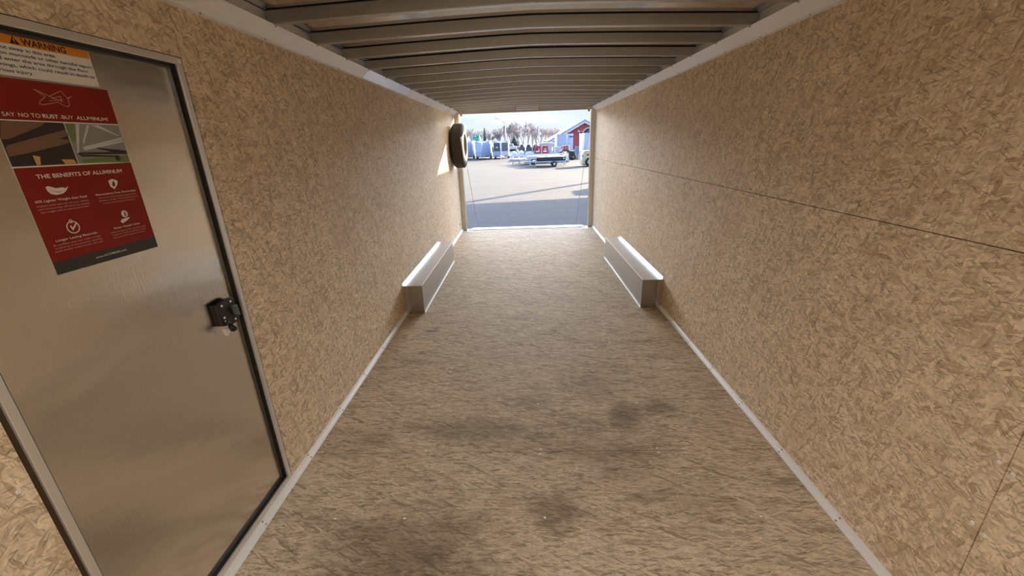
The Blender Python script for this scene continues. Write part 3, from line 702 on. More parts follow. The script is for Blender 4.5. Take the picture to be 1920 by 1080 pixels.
M['silver'] = mat('silver_panel', (.46, .54, .66), .5, .1); M['silver2'] = mat('silver_panel_pale', (.58, .66, .78), .5, .1)
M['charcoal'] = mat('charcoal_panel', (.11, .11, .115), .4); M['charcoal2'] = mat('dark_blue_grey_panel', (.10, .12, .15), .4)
M['white'] = mat('white_paint', (.66, .68, .70), .5); M['galv'] = mat('galvanised', (.50, .55, .60), .5, .3)
M['redp'] = mat('red_paint', (.55, .05, .045), .5); M['barn'] = mat('barn_red_cladding', (.52, .10, .105), .75)
M['roofg'] = mat('grey_roofing', (.33, .34, .37), .7); M['green'] = mat('green_sign_face', (.0, .36, .20), .5)
M['blackp'] = mat('black_paint', (.02, .02, .022), .35); M['yellow'] = mat('yellow_paint', (.72, .46, .03), .45); M['cream'] = mat('cream_paint', (.78, .66, .42), .5)
M['grey'] = mat('grey_wall', (.38, .40, .45), .7); M['tarp'] = mat('white_wrap', (.46, .48, .52), .6); M['woodg'] = mat('weathered_boards', (.42, .44, .47), .8)
M['glass'] = mat('dark_glass', (.05, .07, .09), .1); M['pine'] = mat('evergreen_foliage', (.10, .14, .11), .9)
M['bark'] = mat('bare_branches', (.42, .39, .375), .9)
M['bark2'] = mat('pale_bare_branches', (.50, .47, .46), .9)
g = NG(M['barn']); t = g.n('ShaderNodeTexCoord'); w_ = g.n('ShaderNodeTexWave', wave_type='BANDS', bands_direction='X'); g.l(t.outputs['Object'], w_.inputs[0]); w_.inputs['Scale'].default_value = 1.6
g.l(g.mix(g.math('MULTIPLY', w_.outputs['Fac'], .3), (.52, .10, .105), (.38, .07, .075)), g.b.inputs['Base Color'])

def gpt(px_, py_):  # point on the yard
    return pix(px_, py_, 2, G)
def wheel(name, c_, r, w_, parent, ax=(1, 0, 0), n=20):
    mb = MB(); mb.lathe([(r * .55, -w_ / 2), (r * .92, -w_ / 2), (r, -w_ * .35), (r, w_ * .35), (r * .92, w_ / 2), (r * .55, w_ / 2)], c_, ax, n); o = mb.build(name, M['tyre'], parent)
    mb = MB(); mb.lathe([(0, -w_ * .42), (r * .3, -w_ * .42), (r * .56, -w_ * .46), (r * .56, w_ * .46), (r * .3, w_ * .42), (0, w_ * .42)], c_, ax, n); mb.build('rim', M['white'], o)
    return o
def vnose(px0, px1, py_top, py_bot, ml, mr, label, wedge, plate=False, guard=True):
    b = gpt((px0 + px1) / 2, py_bot); Y = b.y
    xl = pix(px0, py_bot, 1, Y).x; xr = pix(px1, py_bot, 1, Y).x; zt = pix((px0 + px1) / 2, py_top, 1, Y).z
    xm = (xl + xr) / 2; w_ = xr - xl; zb = G + .42; Yb = Y + 1.0; Ln = 5.0
    root = empty('enclosed_trailer', (xm, Y, G)); tag(root, label, 'trailer', 'enclosed trailers parked across the yard')
    mb = MB(); mb.prism([(xl, Yb, zb), (xr, Yb, zb), (xr, Yb + Ln, zb), (xl, Yb + Ln, zb)], (0, 0, zt - zb)); mb.build('body', M['silver'], root)
    zw = zt - .28
    zg = zb + .62
    for nm, x_, mm in (('nose_panel', xl, ml), ('nose_panel', xr, mr)):
        mb = MB(); mb.prism([(x_, Yb, zb), (xm, Y, zb), (xm, Yb - .0, zb)], (0, 0, zw - zb)); mb.build(nm, mm, root)
        if guard:
            s_ = -1 if x_ < xm else 1
            mb = MB(); n_ = Vector((s_ * 1.0, -w_ / 2, 0)).normalized() * .012
            mb.prism([(x_, Yb, zb), (xm, Y, zb), (xm + n_.x, Y + n_.y, zb), (x_ + n_.x, Yb + n_.y, zb)], (0, 0, zg - zb)); mb.build('stone_guard', M['galv'], root)
    mb = MB(); mb.add([(xl, Yb, zt - .02), (xr, Yb, zt - .02), (xm, Y, zw), (xm, Yb, zw), (xl, Yb, zw), (xr, Yb, zw)], [(0, 1, 2), (0, 2, 4), (1, 5, 2), (4, 2, 5), (0, 4, 5, 1)])
    mb.build('sloped_cap', wedge, root)
    mb = MB(); mb.box((xl - .03, Yb - .03, zt - .10), (xr + .03, Yb + Ln, zt + .01)); mb.build('roof_edge', M['white'], root)
    mb = MB(); mb.tube((xm, Y - .02, zb), (xm, Y - .02, zw), .09, n=8); mb.build('nose_trim', M['silver2'], root)
    for u0, u1 in ((xl - .10, xl), (xr, xr + .10)): mb = MB(); mb.box((u0, Yb + 1.6, G + .35), (u1, Yb + 3.2, G + .8)); mb.build('fender', M['silver2'], root)
    mb = MB(); mb.box((xl - .05, Yb + .0, zb - .14), (xr + .05, Yb + .1, zb)); mb.build('front_sill', M['silver2'], root)
    for x_ in (xl + .06, xr - .06):
        for yy in (Yb + 2.0, Yb + 2.8): wheel('wheel', (x_, yy, G + .33), .33, .22, root, n=14)
    mb = MB(); mb.path([(xl + .5, Yb, zb - .05), (xm, Y - 1.1, zb - .08), (xr - .5, Yb, zb - .05)], .05, 6); mb.tube((xm, Y - .8, G + .02), (xm, Y - .8, zb + .15), .04); mb.build('tongue', M['galv'], root)
    if plate:
        mb = MB(); cx = (xl * .5 + xm * .5); yy = (Y + Yb) / 2; d_ = Vector((w_ / 2, -1.0, 0)).normalized(); n_ = Vector((-d_.y, d_.x, 0)) * -1
        c0 = Vector((cx, yy, G + 1.55)) + n_ * .03; mb.prism([c0 - d_ * .18 - Vector((0, 0, .1)), c0 + d_ * .18 - Vector((0, 0, .1)), c0 + d_ * .18 + Vector((0, 0, .1)), c0 - d_ * .18 + Vector((0, 0, .1))], n_ * .01); mb.build('white_placard', M['white'], root)
    return root
vnose(862, 885.5, 264.5, 299, M['silver'], M['silver'], 'silver enclosed trailer half hidden behind the spare tire', M['silver'])
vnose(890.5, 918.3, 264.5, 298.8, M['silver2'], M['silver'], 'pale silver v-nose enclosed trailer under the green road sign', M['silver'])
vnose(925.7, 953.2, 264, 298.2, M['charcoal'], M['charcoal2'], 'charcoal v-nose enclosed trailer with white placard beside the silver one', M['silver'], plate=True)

# green road sign
Y = 84; a = pix(886.3, 267.5, 1, Y); b = pix(898.3, 251.3, 1, Y)
RS = empty('road_sign', ((a.x + b.x) / 2, Y, G)); tag(RS, 'green highway sign rising behind the silver enclosed trailer', 'road sign')
mb = MB(); mb.box((a.x, Y, a.z), (b.x, Y + .06, b.z)); mb.build('sign_border', M['white'], RS)
sw = b.x - a.x; sh = b.z - a.z
mb = MB(); mb.box((a.x + .07, Y - .02, a.z + sh * .45), (b.x - .07, Y, b.z - .07)); mb.box((a.x + .07, Y - .02, a.z + .07), (b.x - .07, Y, a.z + sh * .40)); mb.build('sign_face', M['green'], RS)
mb = MB()
for (u0, v0, u1, v1) in ((.16, .70, .24, .86), (.36, .62, .52, .90), (.60, .80, .88, .86), (.18, .16, .32, .30), (.40, .18, .52, .22), (.70, .14, .86, .28), (.24, .30, .3, .36)):
    mb = MB(); mb.box((a.x + sw * u0, Y - .03, a.z + sh * v0), (a.x + sw * u1, Y - .02, a.z + sh * v1)); mb.build('sign_legend', M['white'], RS)
mb = MB(); mb.box((a.x + .3, Y + .06, G), (a.x + .42, Y + .18, b.z)); mb.box((b.x - .42, Y + .06, G), (b.x - .3, Y + .18, b.z)); mb.build('sign_post', M['galv'], RS)

# street lamp
Y = 95; top = pix(947, 231, 1, Y); base = pix(949, 275, 1, Y); arm = pix(931, 222, 1, Y); mid = pix(940, 226.5, 1, Y)
SLP = empty('street_lamp', (base.x, Y, G)); tag(SLP, 'tall street lamp with a curved arm above the bare trees', 'street lamp')
mb = MB(); mb.tube((base.x, Y, G), (top.x, Y, top.z), .10, .07, 8); mb.build('pole', M['galv'], SLP)
mb = MB(); mb.path([top, (mid.x, Y, mid.z), (pix(935, 223, 1, Y).x, Y, pix(935, 223, 1, Y).z), (arm.x, Y, arm.z)], .05); mb.build('arm', M['galv'], SLP)
mb = MB(); mb.box((arm.x - .35, Y - .12, arm.z - .07), (arm.x + .25, Y + .12, arm.z + .05)); mb.build('lamp_head', M['galv'], SLP, .03)

# utility poles beyond
for px_, pt, Yp, lab in ((1010, 236, 100, 'thin pale pole standing among the bare trees left of the red barn'), (1050.5, 239, 104, 'thin pole with a short arm beside the red barn roof')):
    p = pix(px_, pt, 1, Yp); mb = MB(); mb.tube((p.x, Yp, G), (p.x, Yp, p.z), .09, .06, 8); mb.tube((p.x, Yp, p.z), (p.x + .9, Yp, p.z - .05), .04, n=6); tag(mb.build('utility_pole', M['galv']), lab, 'pole')

# bare trees
def tree_mesh(seed, h, mat_):
    rnd = random.Random(seed); mb = MB()
    def br(p, d, L_, r, dep):
        q = p + d * L_; d = d.copy()
        mb.tube(p, q, r, r * .72, 3, cap=False, smooth=False)
        if dep == 0: return
        n_ = 3 if dep > 1 else 4
        for i in range(n_):
            a = d.orthogonal().normalized(); a.rotate(Matrix.Rotation(rnd.uniform(0, 6.28), 3, d))
            nd = (d * rnd.uniform(.8, 1.2) + a * rnd.uniform(.25, .62) + Vector((0, 0, .34))).normalized()
            br(p + d * L_ * rnd.uniform(.45, 1), nd, L_ * rnd.uniform(.62, .86), max(r * .60, .022), dep - 1)
    br(Vector((0, 0, 0)), Vector((rnd.uniform(-.08, .08), 0, 1)).normalized(), h * .20, h * .020, 6)
    return mb
protos = []
for k, (h, mm) in enumerate(((9, M['bark']), (11, M['bark2']), (8, M['bark']), (10, M['bark2']))):
    o = tree_mesh(11 + k, h, mm).build('bare_tree', mm, None, fix=False); protos.append([o, False, max(v.co.z for v in o.data.vertices)])
TREE_LABELS = ['bare tree mostly hidden behind the spare tire, right one of two', 'bare tree just right of the spare tire', 'bare tree rising directly behind the green road sign', 'bare tree right of the green road sign by the slim evergreen', 'low bare tree between the two nearest enclosed trailers', 'bare tree above the charcoal trailer, its left side', 'bare tree just left of the street lamp pole', 'bare tree standing behind the street lamp pole', 'tall bare tree first to the right of the street lamp', 'bare tree behind the broad dark evergreen', 'tall bare tree first to the right of the broad evergreen', 'bare tree above the dark parked car left of the red frames', 'tallest crowned bare tree at the middle of the row', 'bare tree next right of the tallest one in the row', 'bare tree above the left red steel frame rack', 'bare tree by the thin pale pole above the red frames', 'bare tree above the grey storage container, left end', 'bare tree above the middle of the grey storage container', 'bare tree above the right end of the grey container', 'bare tree at the low left end of the barn roof', 'bare tree peeping over the barn roof slope behind the silver box trailer', 'bare tree behind the lower half of the barn roof', 'bare tree behind the barn near its peak', 'bare tree hidden behind the spare tire, left one of two', 'bare tree at the far right behind the barn door side']
spots = [(872, 240, 120), (884, 238, 116), (897, 243, 130), (909, 240, 121), (921, 248, 118), (930, 238, 126), (938, 236, 112), (948, 232, 120), (958, 229, 114), (966, 233, 128),
         (973, 225, 118), (982, 231, 112), (990, 228, 122), (998, 232, 116), (1006, 235, 127), (1014, 234, 113), (1022, 238, 120), (1030, 240, 116), (1038, 239, 126), (1046, 237, 114), (1054, 241, 121), (1066, 246, 125), (1082, 248, 124), (858, 242, 118), (1100, 246, 126)]
for i, (px_, pt, Yt) in enumerate(spots):
    pr = protos[i % 4]; b = gpt(px_, 290); x = pix(px_, 268, 1, Yt).x; zt = pix(px_, pt, 1, Yt).z
    o = pr[0] if not pr[1] else pr[0].copy()
    if pr[1]: COL.objects.link(o)
    pr[1] = True
    s_ = (zt - G) / pr[2]; o.location = (x, Yt, G); o.scale = (s_ * .9, s_ * .9, s_); o.rotation_euler = (0, 0, i * 1.7)
    tag(o, TREE_LABELS[i], 'tree', 'bare trees beyond the yard')
def evergreen(px_, pt, Yt, lab, w_=1.6):
    x = pix(px_, 268, 1, Yt).x; zt = pix(px_, pt, 1, Yt).z; rnd = random.Random(int(px_))
    root = empty('evergreen_tree', (x, Yt, G)); tag(root, lab, 'tree')
    mb = MB(); h = zt - G
    for k in range(260):
        f = rnd.random() ** .8; z = G + .6 + (h - .6) * f; r = w_ * (1 - f) ** .8 * rnd.uniform(.6, 1.1) + .08; a = rnd.uniform(0, 6.28)
        mb.tube((x, Yt, z + .15), (x + r * math.cos(a), Yt + r * math.sin(a), z - .15 * r), .16, .03, 4, cap=False)
    mb.build('foliage', M['pine'], root)
    mb = MB(); mb.tube((x, Yt, G), (x, Yt, zt - .2), .12, .03, 6); mb.build('trunk', M['bark'], root)
evergreen(964, 256, 100, 'dark evergreen tree behind the white pickup truck', 1.5)
evergreen(909.5, 241, 118, 'slim dark evergreen poking above the bare trees by the green sign', .7)

# red barn
Y = 78
pk = pix(1096, 227, 1, Y); ev = pix(1030, 267, 1, Y); rx = pk.x + (pk.x - ev.x) * .95
BN = empty('red_barn', (pk.x, Y, G)); tag(BN, 'red barn with a pitched roof and white trim at the right of the yard', 'barn')
slope = (pk.z - ev.z) / (pk.x - ev.x); rz_ = pk.z - slope * (rx - pk.x)
mb = MB(); mb.prism([(ev.x + .5, Y, G), (rx, Y, G), (rx, Y, rz_), (pk.x, Y, pk.z - .1), (ev.x + .5, Y, ev.z + .2)], (0, 18, 0)); mb.build('barn_wall', M['barn'], BN)
mb = MB(); mb.prism([(ev.x - .2, Y - .5, ev.z), (pk.x, Y - .5, pk.z), (rx, Y - .5, rz_), (rx, Y - .5, rz_ + .25), (pk.x, Y - .5, pk.z + .25), (ev.x - .2, Y - .5, ev.z + .25)], (0, 19, 0)); mb.build('roof', M['roofg'], BN)
mb = MB(); mb.prism([(ev.x - .2, Y - .6, ev.z - .32), (pk.x, Y - .6, pk.z - .32), (rx, Y - .6, rz_ - .32), (rx, Y - .6, rz_), (pk.x, Y - .6, pk.z), (ev.x - .2, Y - .6, ev.z)], (0, .1, 0)); mb.build('white_fascia', M['white'], BN)
def bq(px0, py0, px1, py1, name, mm, d0=-.12, d1=0):
    a = pix(px0, py1, 1, Y); b = pix(px1, py0, 1, Y); mb = MB(); mb.box((a.x, Y + d0, a.z), (b.x, Y + d1 + .01, b.z)); return mb.build(name, mm, BN)
bq(1086, 262.5, 1107, 292, 'door_frame', M['white']); bq(1088, 266, 1096.5, 292, 'barn_door', M['grey'], -.16, -.1)
bq(1086, 246, 1087.3, 262, 'pipe', M['white'], -.2); bq(1092.2, 246, 1093.2, 262, 'pipe', M['white'], -.2); bq(1083, 245.6, 1093.2, 246.8, 'pipe', M['white'], -.2)
bq(1083, 244.5, 1086, 247.8, 'wall_lamp', M['white'], -.5); bq(1067, 244.7, 1069.8, 247.8, 'wall_lamp', M['white'], -.5)
mb = MB(); c_ = pix(1104, 252, 1, Y); mb.lathe([(0, .1), (1.0, .1), (1.0, 0)], c_, (0, -1, 0), 20); mb.build('round_window', M['glass'], BN)
mb = MB(); mb.lathe([(1.0, .13), (1.2, .13), (1.2, 0)], c_, (0, -1, 0), 20); mb.build('window_trim', M['white'], BN)

# tall silver box trailer in front of the barn, and more at right
def box_trailer(px0, px1, pc_, pt, pb, Yc, label, name='box_trailer'):
    xl = pix(px0, 280, 1, Yc).x; xr = pix(px1, 280, 1, Yc).x; xc = pix(pc_, 280, 1, Yc).x; zt = pix((px0 + px1) / 2, pt, 1, Yc).z; zb = G + .5
    root = empty(name, ((xl + xr) / 2, Yc, G)); tag(root, label, 'trailer')
    mb = MB(); mb.prism([(xl, Yc + .8, zb), (xc, Yc, zb), (xr, Yc + .8, zb), (xr, Yc + 6, zb), (xl, Yc + 6, zb)], (0, 0, zt - zb)); mb.build('body', M['silver2'], root)
    mb = MB(); mb.prism([(xl - .05, Yc + .75, zt), (xc, Yc - .05, zt), (xr + .05, Yc + .75, zt), (xr + .05, Yc + 6, zt), (xl - .05, Yc + 6, zt)], (0, 0, .14)); mb.build('roof_edge', M['white'], root)
    mb = MB(); mb.tube((xc, Yc - .03, zb), (xc, Yc - .03, zt), .10, n=8); mb.tube((xl, Yc + .78, zb), (xl, Yc + .78, zt), .08, n=8); mb.build('corner_trim', M['white'], root)
    if pb: 
        a = pix((pc_ + px1) / 2, pt + 3, 1, Yc); mb = MB(); mb.box((a.x - .1, Yc + .30, a.z - .10), (a.x + .5, Yc + .48, a.z + .06)); mb.build('dark_badge', M['charcoal2'], root)
    for x_ in (xl + .1, xr - .1): wheel('wheel', (x_, Yc + 3.5, G + .38), .38, .24, root, n=14)
box_trailer(1046, 1075.5, 1062, 253, True, 58, 'tall silver enclosed trailer standing before the red barn')
box_trailer(1098, 1118, 1104, 251, False, 54, 'silver enclosed trailer cut off by the right rear post')
# grey container
Y = 68; a = pix(1012, 292, 1, Y); b = pix(1042, 268.5, 1, Y); CN = empty('storage_container', ((a.x + b.x) / 2, Y, G)); tag(CN, 'grey storage container left of the red barn', 'container')
mb = MB(); mb.box((a.x, Y, G), (b.x, Y + 5, b.z)); mb.build('container_body', M['grey'], CN, .05)
mb = MB()
for k in range(12): x = a.x + (b.x - a.x) * (k + .5) / 12; mb.box((x - .04, Y - .04, G + .1), (x + .04, Y, b.z - .15))
mb.build('wall_ribs', M['grey'], CN)
mb = MB(); mb.box((a.x - .05, Y - .05, b.z), (b.x + .05, Y + 5.05, b.z + .12)); mb.build('container_roof', M['galv'], CN)
# fence with grey screening
Y = 74; a = pix(872, 294, 1, Y); b = pix(1112, 278.5, 1, Y); FN = empty('yard_fence', ((a.x + b.x) / 2, Y, G)); tag(FN, 'long grey screened fence along the back of the yard', 'fence')
mb = MB(); mb.box((a.x, Y, G + .05), (b.x, Y + .03, b.z)); mb.build('screen_panel', M['grey'], FN)
x = a.x
while x < b.x: mb = MB(); mb.tube((x, Y - .05, G), (x, Y - .05, b.z + .1), .05, n=6); mb.build('fence_post', M['galv'], FN); x += 3.0
# wrapped bundles in front of the fence
rnd = random.Random(5)
def bundle(px0, px1, pt, Yb, label, mm='tarp'):
    a = pix(px0, 290, 1, Yb); b = pix(px1, 290, 1, Yb); zt = pix((px0 + px1) / 2, pt, 1, Yb).z
    n_ = 10; vs = []; fs = []
    for j in range(7):
        for i in range(n_ + 1):
            u = i / n_; v = j / 6; h = (math.sin(math.pi * min(max(u, .0), 1)) ** .35) * (math.sin(math.pi * v) ** .4 if 0 < v < 1 else 0)
            vs.append((a.x + (b.x - a.x) * u, Yb + 2 * v, G + (zt - G) * h * rnd.uniform(.82, 1.0)))
    for j in range(6):
        for i in range(n_): k = j * (n_ + 1) + i; fs.append((k, k + 1, k + n_ + 2, k + n_ + 1))
    mb = MB(); mb.add(vs, fs); tag(mb.build('wrapped_bundle', M[mm]), label, 'bundle', 'wrapped bundles by the fence')
bundle(955, 971, 283, 68, 'low pale wrapped bundle beside the charcoal trailer', 'woodg'); bundle(970, 984, 281.5, 66, 'crumpled white wrapped bundle in front of the grey fence'); bundle(984, 1003, 284, 68, 'grey wrapped bundle left of the red steel frames')
# white pickup truck behind the fence
Y = 86; a = pix(953.5, 277, 1, Y); b = pix(969, 269.3, 1, Y); wdt = b.x - a.x
PT = empty('pickup_truck', ((a.x + b.x) / 2, Y, G)); tag(PT, 'white pickup truck parked behind the fence right of the charcoal trailer', 'pickup truck')
lift = .45
mb = MB(); z0 = a.z - .3; zt = b.z
mb.prism([(a.x, Y, z0), (b.x, Y, z0), (b.x, Y, z0 + (zt - z0) * .5), (a.x + wdt * .62, Y, z0 + (zt - z0) * .55), (a.x + wdt * .52, Y, zt), (a.x + wdt * .12, Y, zt), (a.x, Y, z0 + (zt - z0) * .6)], (0, 1.9, 0)); mb.build('body', M['white'], PT, .04)
mb = MB(); mb.box((a.x + wdt * .15, Y - .02, z0 + (zt - z0) * .6), (a.x + wdt * .32, Y, zt - .12)); mb.box((a.x + wdt * .35, Y - .02, z0 + (zt - z0) * .6), (a.x + wdt * .5, Y, zt - .12)); mb.build('windows', M['glass'], PT)
for f in (.2, .8): wheel('wheel', (a.x + wdt * f, Y + .15, G + .36), .36, .24, PT, (0, 1, 0), 14)
mb = MB(); mb.box((a.x + .2, Y + .2, G + .3), (b.x - .2, Y + 1.7, z0 + .05)); mb.build('chassis', M['blackp'], PT)
# dark parked cars
for k, (p0, p1, lab) in enumerate(((974, 984, 'dark car parked behind the fence left of the red frames'), (986.5, 997, 'dark green car parked behind the fence in front of bare trees'), (999, 1011, 'dark van parked behind the fence beside the grey container'), (918.8, 925, 'dark car showing between the silver and charcoal trailers'))):
    Yc = 88; a = pix(p0, 278, 1, Yc); b = pix(p1, 270.8, 1, Yc); wv_ = b.x - a.x
    root = empty('parked_car', ((a.x + b.x) / 2, Yc, G)); tag(root, lab, 'car')
    mb = MB(); mb.prism([(a.x, Yc, G + .3), (b.x, Yc, G + .3), (b.x, Yc, b.z - .55), (b.x - wv_ * .15, Yc, b.z - .5), (b.x - wv_ * .28, Yc, b.z), (a.x + wv_ * .2, Yc, b.z), (a.x, Yc, b.z - .6)], (0, 1.8, 0)); mb.build('body', M[('charcoal2', 'charcoal', 'charcoal', 'blackp')[k]], root, .05)
    mb = MB(); mb.box((a.x + wv_ * .22, Yc - .02, b.z - .5), (b.x - wv_ * .3, Yc, b.z - .12)); mb.build('windows', M['glass'], root)
    for f in (.2, .8): wheel('wheel', (a.x + wv_ * f, Yc + .1, G + .33), .33, .22, root, (0, 1, 0), 12)

# red steel A frames
Y = 54; RF = None
for k, (p0, p1) in enumerate(((1003, 1014), (1017, 1028))):
    a = pix(p0, 291, 1, Y); b = pix(p1, 273, 1, Y); root = empty('steel_frame_rack', ((a.x + b.x) / 2, Y, G))
    tag(root, ('left', 'right')[k] + ' one of the two red steel frame racks standing behind the black utility trailer', 'rack', 'red steel frame racks')
    t_ = .14; dx = (b.x - a.x) * .16
    for (q0, q1) in (((a.x, G), (a.x + dx, b.z)), ((b.x, G), (b.x - dx, b.z))):
        for dy in (0, .9): mb = MB(); mb.tube((q0[0], Y + dy, q0[1]), (q1[0], Y + dy, q1[1]), t_ * .7, n=4); mb.build('leg', M['redp'], root)
    mb = MB(); mb.box((a.x + dx * .6, Y - .08, b.z - .28), (b.x - dx * .6, Y + 1, b.z)); mb.prism([(a.x + dx, Y - .05, b.z - .2), (a.x + dx * 2.4, Y - .05, b.z - .2), (a.x + dx * .8, Y - .05, b.z - .8)], (0, .1, 0)); mb.prism([(b.x - dx, Y - .05, b.z - .2), (b.x - dx * 2.4, Y - .05, b.z - .2), (b.x - dx * .8, Y - .05, b.z - .8)], (0, .1, 0)); mb.build('top_beam', M['redp'], root)
    mb = MB(); mb.box((a.x - .02, Y - .1, G + .3), (b.x + .02, Y + 1.1, G + .95)); mb.build('base_beam', M['redp'], root)

# aluminium utility trailers, parked side on
def flat_trailer(px0, px1, pt, pb, Yc, label, rails=True, rz=0):
    a = pix(px0, pb, 1, Yc); b = pix(px1, pt, 1, Yc); root = empty('utility_trailer', ((a.x + b.x) / 2, Yc, G)); tag(root, label, 'trailer', 'aluminium utility trailers')
    zd = G + .45; Ln = b.x - a.x
    mb = MB(); mb.box((a.x + Ln * .25, Yc, zd), (b.x, Yc + 1.8, zd + .12)); mb.build('deck', M['galv'], root)
    mb = MB(); mb.path([(a.x + Ln * .26, Yc + .1, zd + .05), (a.x, Yc + .9, zd + .05), (a.x + Ln * .26, Yc + 1.7, zd + .05)], .05); mb.tube((a.x + .3, Yc + .9, G), (a.x + .3, Yc + .9, zd + .35), .045); mb.build('tongue', M['galv'], root)
    if rails:
        zt = max(b.z, zd + .35)
        mb = MB(); 
        for yy in (Yc, Yc + 1.8):
            mb.tube((a.x + Ln * .25, yy, zt), (b.x, yy, zt), .035, n=6)
            for k in range(6): x = a.x + Ln * (.25 + .75 * k / 5); mb.tube((x, yy, zd), (x, yy, zt), .035, n=6)
        mb.build('side_rails', M['galv'], root)
    for yy in (Yc - .1, Yc + 1.9): 
        wheel('wheel', (a.x + Ln * .68, yy, G + .3), .30, .18, root, (0, 1, 0), 16)
    mb = MB(); mb.prism([(a.x + Ln * .58, Yc - .22, G + .62), (a.x + Ln * .62, Yc - .22, G + .72), (a.x + Ln * .74, Yc - .22, G + .72), (a.x + Ln * .78, Yc - .22, G + .62)], (0, .24, 0)); mb.build('fender', M['galv'], root)
flat_trailer(956, 1022, 297, 309, 43, 'long aluminium utility trailer with low rails left of the black trailer')
flat_trailer(968, 1046, 294, 306, 45.4, 'aluminium utility trailer second in the row behind the black trailer')
flat_trailer(985, 1060, 290.5, 303, 47.7, 'farthest aluminium utility trailer with its deck showing above the black one')
# stacked pale deck
Yc = 41; a = pix(988, 296, 1, Yc); b = pix(1066, 290.5, 1, Yc); mb = MB(); mb.box((a.x, Yc, b.z - .26), (b.x, Yc + 1.2, b.z)); 
for x in (a.x + .3, b.x - .3): mb.box((x - .06, Yc + .1, G), (x + .06, Yc + .22, b.z - .2)); mb.box((x - .06, Yc + .95, G), (x + .06, Yc + 1.07, b.z - .2))
tag(mb.build('loading_deck', M['white']), 'long white deck standing on posts directly behind the black utility trailer', 'deck')
# black utility trailer
wc = gpt(1039.3, 312.3); Yc = wc.y
a = pix(1006.5, 305.5, 1, Yc); b = pix(1060.5, 293.8, 1, Yc)
BT = empty('utility_trailer', ((a.x + b.x) / 2, Yc, G)); tag(BT, 'black open utility trailer with a white wheel at the middle of the yard', 'trailer')
mb = MB(); zb = a.z + .14; zt = b.z
mb.box((a.x, Yc, zb), (b.x, Yc + .05, zt)); mb.box((a.x, Yc + 1.7, zb), (b.x, Yc + 1.75, zt)); mb.box((a.x, Yc, zb), (a.x + .05, Yc + 1.75, zt)); mb.box((b.x - .05, Yc, zb), (b.x, Yc + 1.75, zt)); mb.box((a.x, Yc, zb), (b.x, Yc + 1.75, zb + .05))
mb.build('box_body', M['blackp'], BT)
mb = MB(); mb.box((a.x - .1, Yc - .03, zb - .13), (b.x, Yc + 1.78, zb)); mb.build('lower_rail', M['galv'], BT)
mb = MB(); mb.box((a.x, Yc - .03, zt - .05), (b.x + .03, Yc + .08, zt + .02)); mb.box((a.x + .2, Yc - .03, (zb + zt) / 2 - .02), (b.x - .3, Yc, (zb + zt) / 2 + .02)); mb.build('top_rail', M['charcoal'], BT)
mb = MB(); nl = 10
vs = []; fs = []
for i in range(nl + 1):
    for j in range(5):
        vs.append((a.x - .05 + (b.x - a.x) * .98 * i / nl, Yc + .1 + 1.55 * j / 4, zt + .02 + .13 * math.sin(j / 4 * math.pi) * (.6 + .4 * math.sin(i * 1.9))))
for i in range(nl):
    for j in range(4): k = i * 5 + j; fs.append((k, k + 1, k + 6, k + 5))
mb.add(vs, fs); tag(mb.build('folded_cover', M['pine'], BT), None)
r = .215
for yy in (Yc - .08, Yc + 1.84): wheel('wheel', (wc.x, yy, G + r + .01), r + .01, .17, BT, (0, 1, 0), 24)
mb = MB(); pts = [(wc.x + .32 * math.cos(t), Yc - .17, G + .20 + .32 * math.sin(t)) for t in [math.pi * k / 8 for k in range(9)]]; mb.path(pts, .02); mb.build('fender', M['charcoal'], BT)
mb = MB(); mb.path([(a.x, Yc + .1, zb - .06), (a.x - 1.1, Yc + .87, zb - .08), (a.x, Yc + 1.65, zb - .06)], .045); mb.build('tongue', M['galv'], BT)
jx = pix(1003.8, 305, 1, Yc).x; mb = MB(); mb.tube((jx, Yc + .05, G + .03), (jx, Yc + .05, zb + .12), .04); mb.box((jx - .1, Yc - .03, G), (jx + .1, Yc + .13, G + .03)); mb.build('jack', M['galv'], BT)
mb = MB(); mb.box((b.x - .22, Yc - .04, zb + .10), (b.x - .08, Yc, zb + .24)); mb.build('tail_lamp', M['white'], BT)
# pale post
p = pix(1035, 291, 1, 52); q = pix(1035, 276, 1, 52); mb = MB(); mb.tube((p.x, 52, G), (p.x, 52, q.z), .10, n=10); tag(mb.build('bollard', M['cream']), 'pale upright post between the grey container and the red frames', 'post')

# black and red skid loader with a white frame stack
Y = 50; c_ = gpt(1066, 300); SK = empty('skid_loader', (c_.x, Y, G)); tag(SK, 'black and red loader machine parked in front of the tall silver trailer', 'loader')
def sb(px0, py0, px1, py1, name, mm, y0=0, y1=1.2, par=SK, Yq=50):
    a = pix(px0, py1, 1, Yq); b = pix(px1, py0, 1, Yq); mb = MB(); mb.box((a.x, Yq + y0, max(a.z, G)), (b.x, Yq + y1, b.z)); return mb.build(name, mm, par, .03)
sb(1048.5, 284, 1057, 291.5, 'black_crate', M['blackp'], 0, 1); sb(1067.5, 283, 1078, 293, 'bucket', M['blackp'], .2, 1.4)
sb(1056.5, 273, 1066, 283, 'cab', M['redp'], .2, 1.4); sb(1058.5, 275, 1064.5, 280.5, 'cab_window', M['glass'], .1, .2)
sb(1067.3, 272, 1069, 291, 'mast', M['galv'], .05, .2); sb(1065.6, 283, 1070, 298.5, 'lift_arm', M['blackp'], 0, .3); sb(1072.5, 290, 1074.6, 299.5, 'lift_leg', M['blackp'], 0, .2)
sb(1053, 281.5, 1068, 286, 'chassis', M['blackp'], .1, 1.4)
a = pix(1061, 296, 1, 50)
for x_ in (a.x - .4, a.x + .8): wheel('wheel', (x_, 50.4, G + .4), .4, .3, SK, (0, 1, 0), 16)
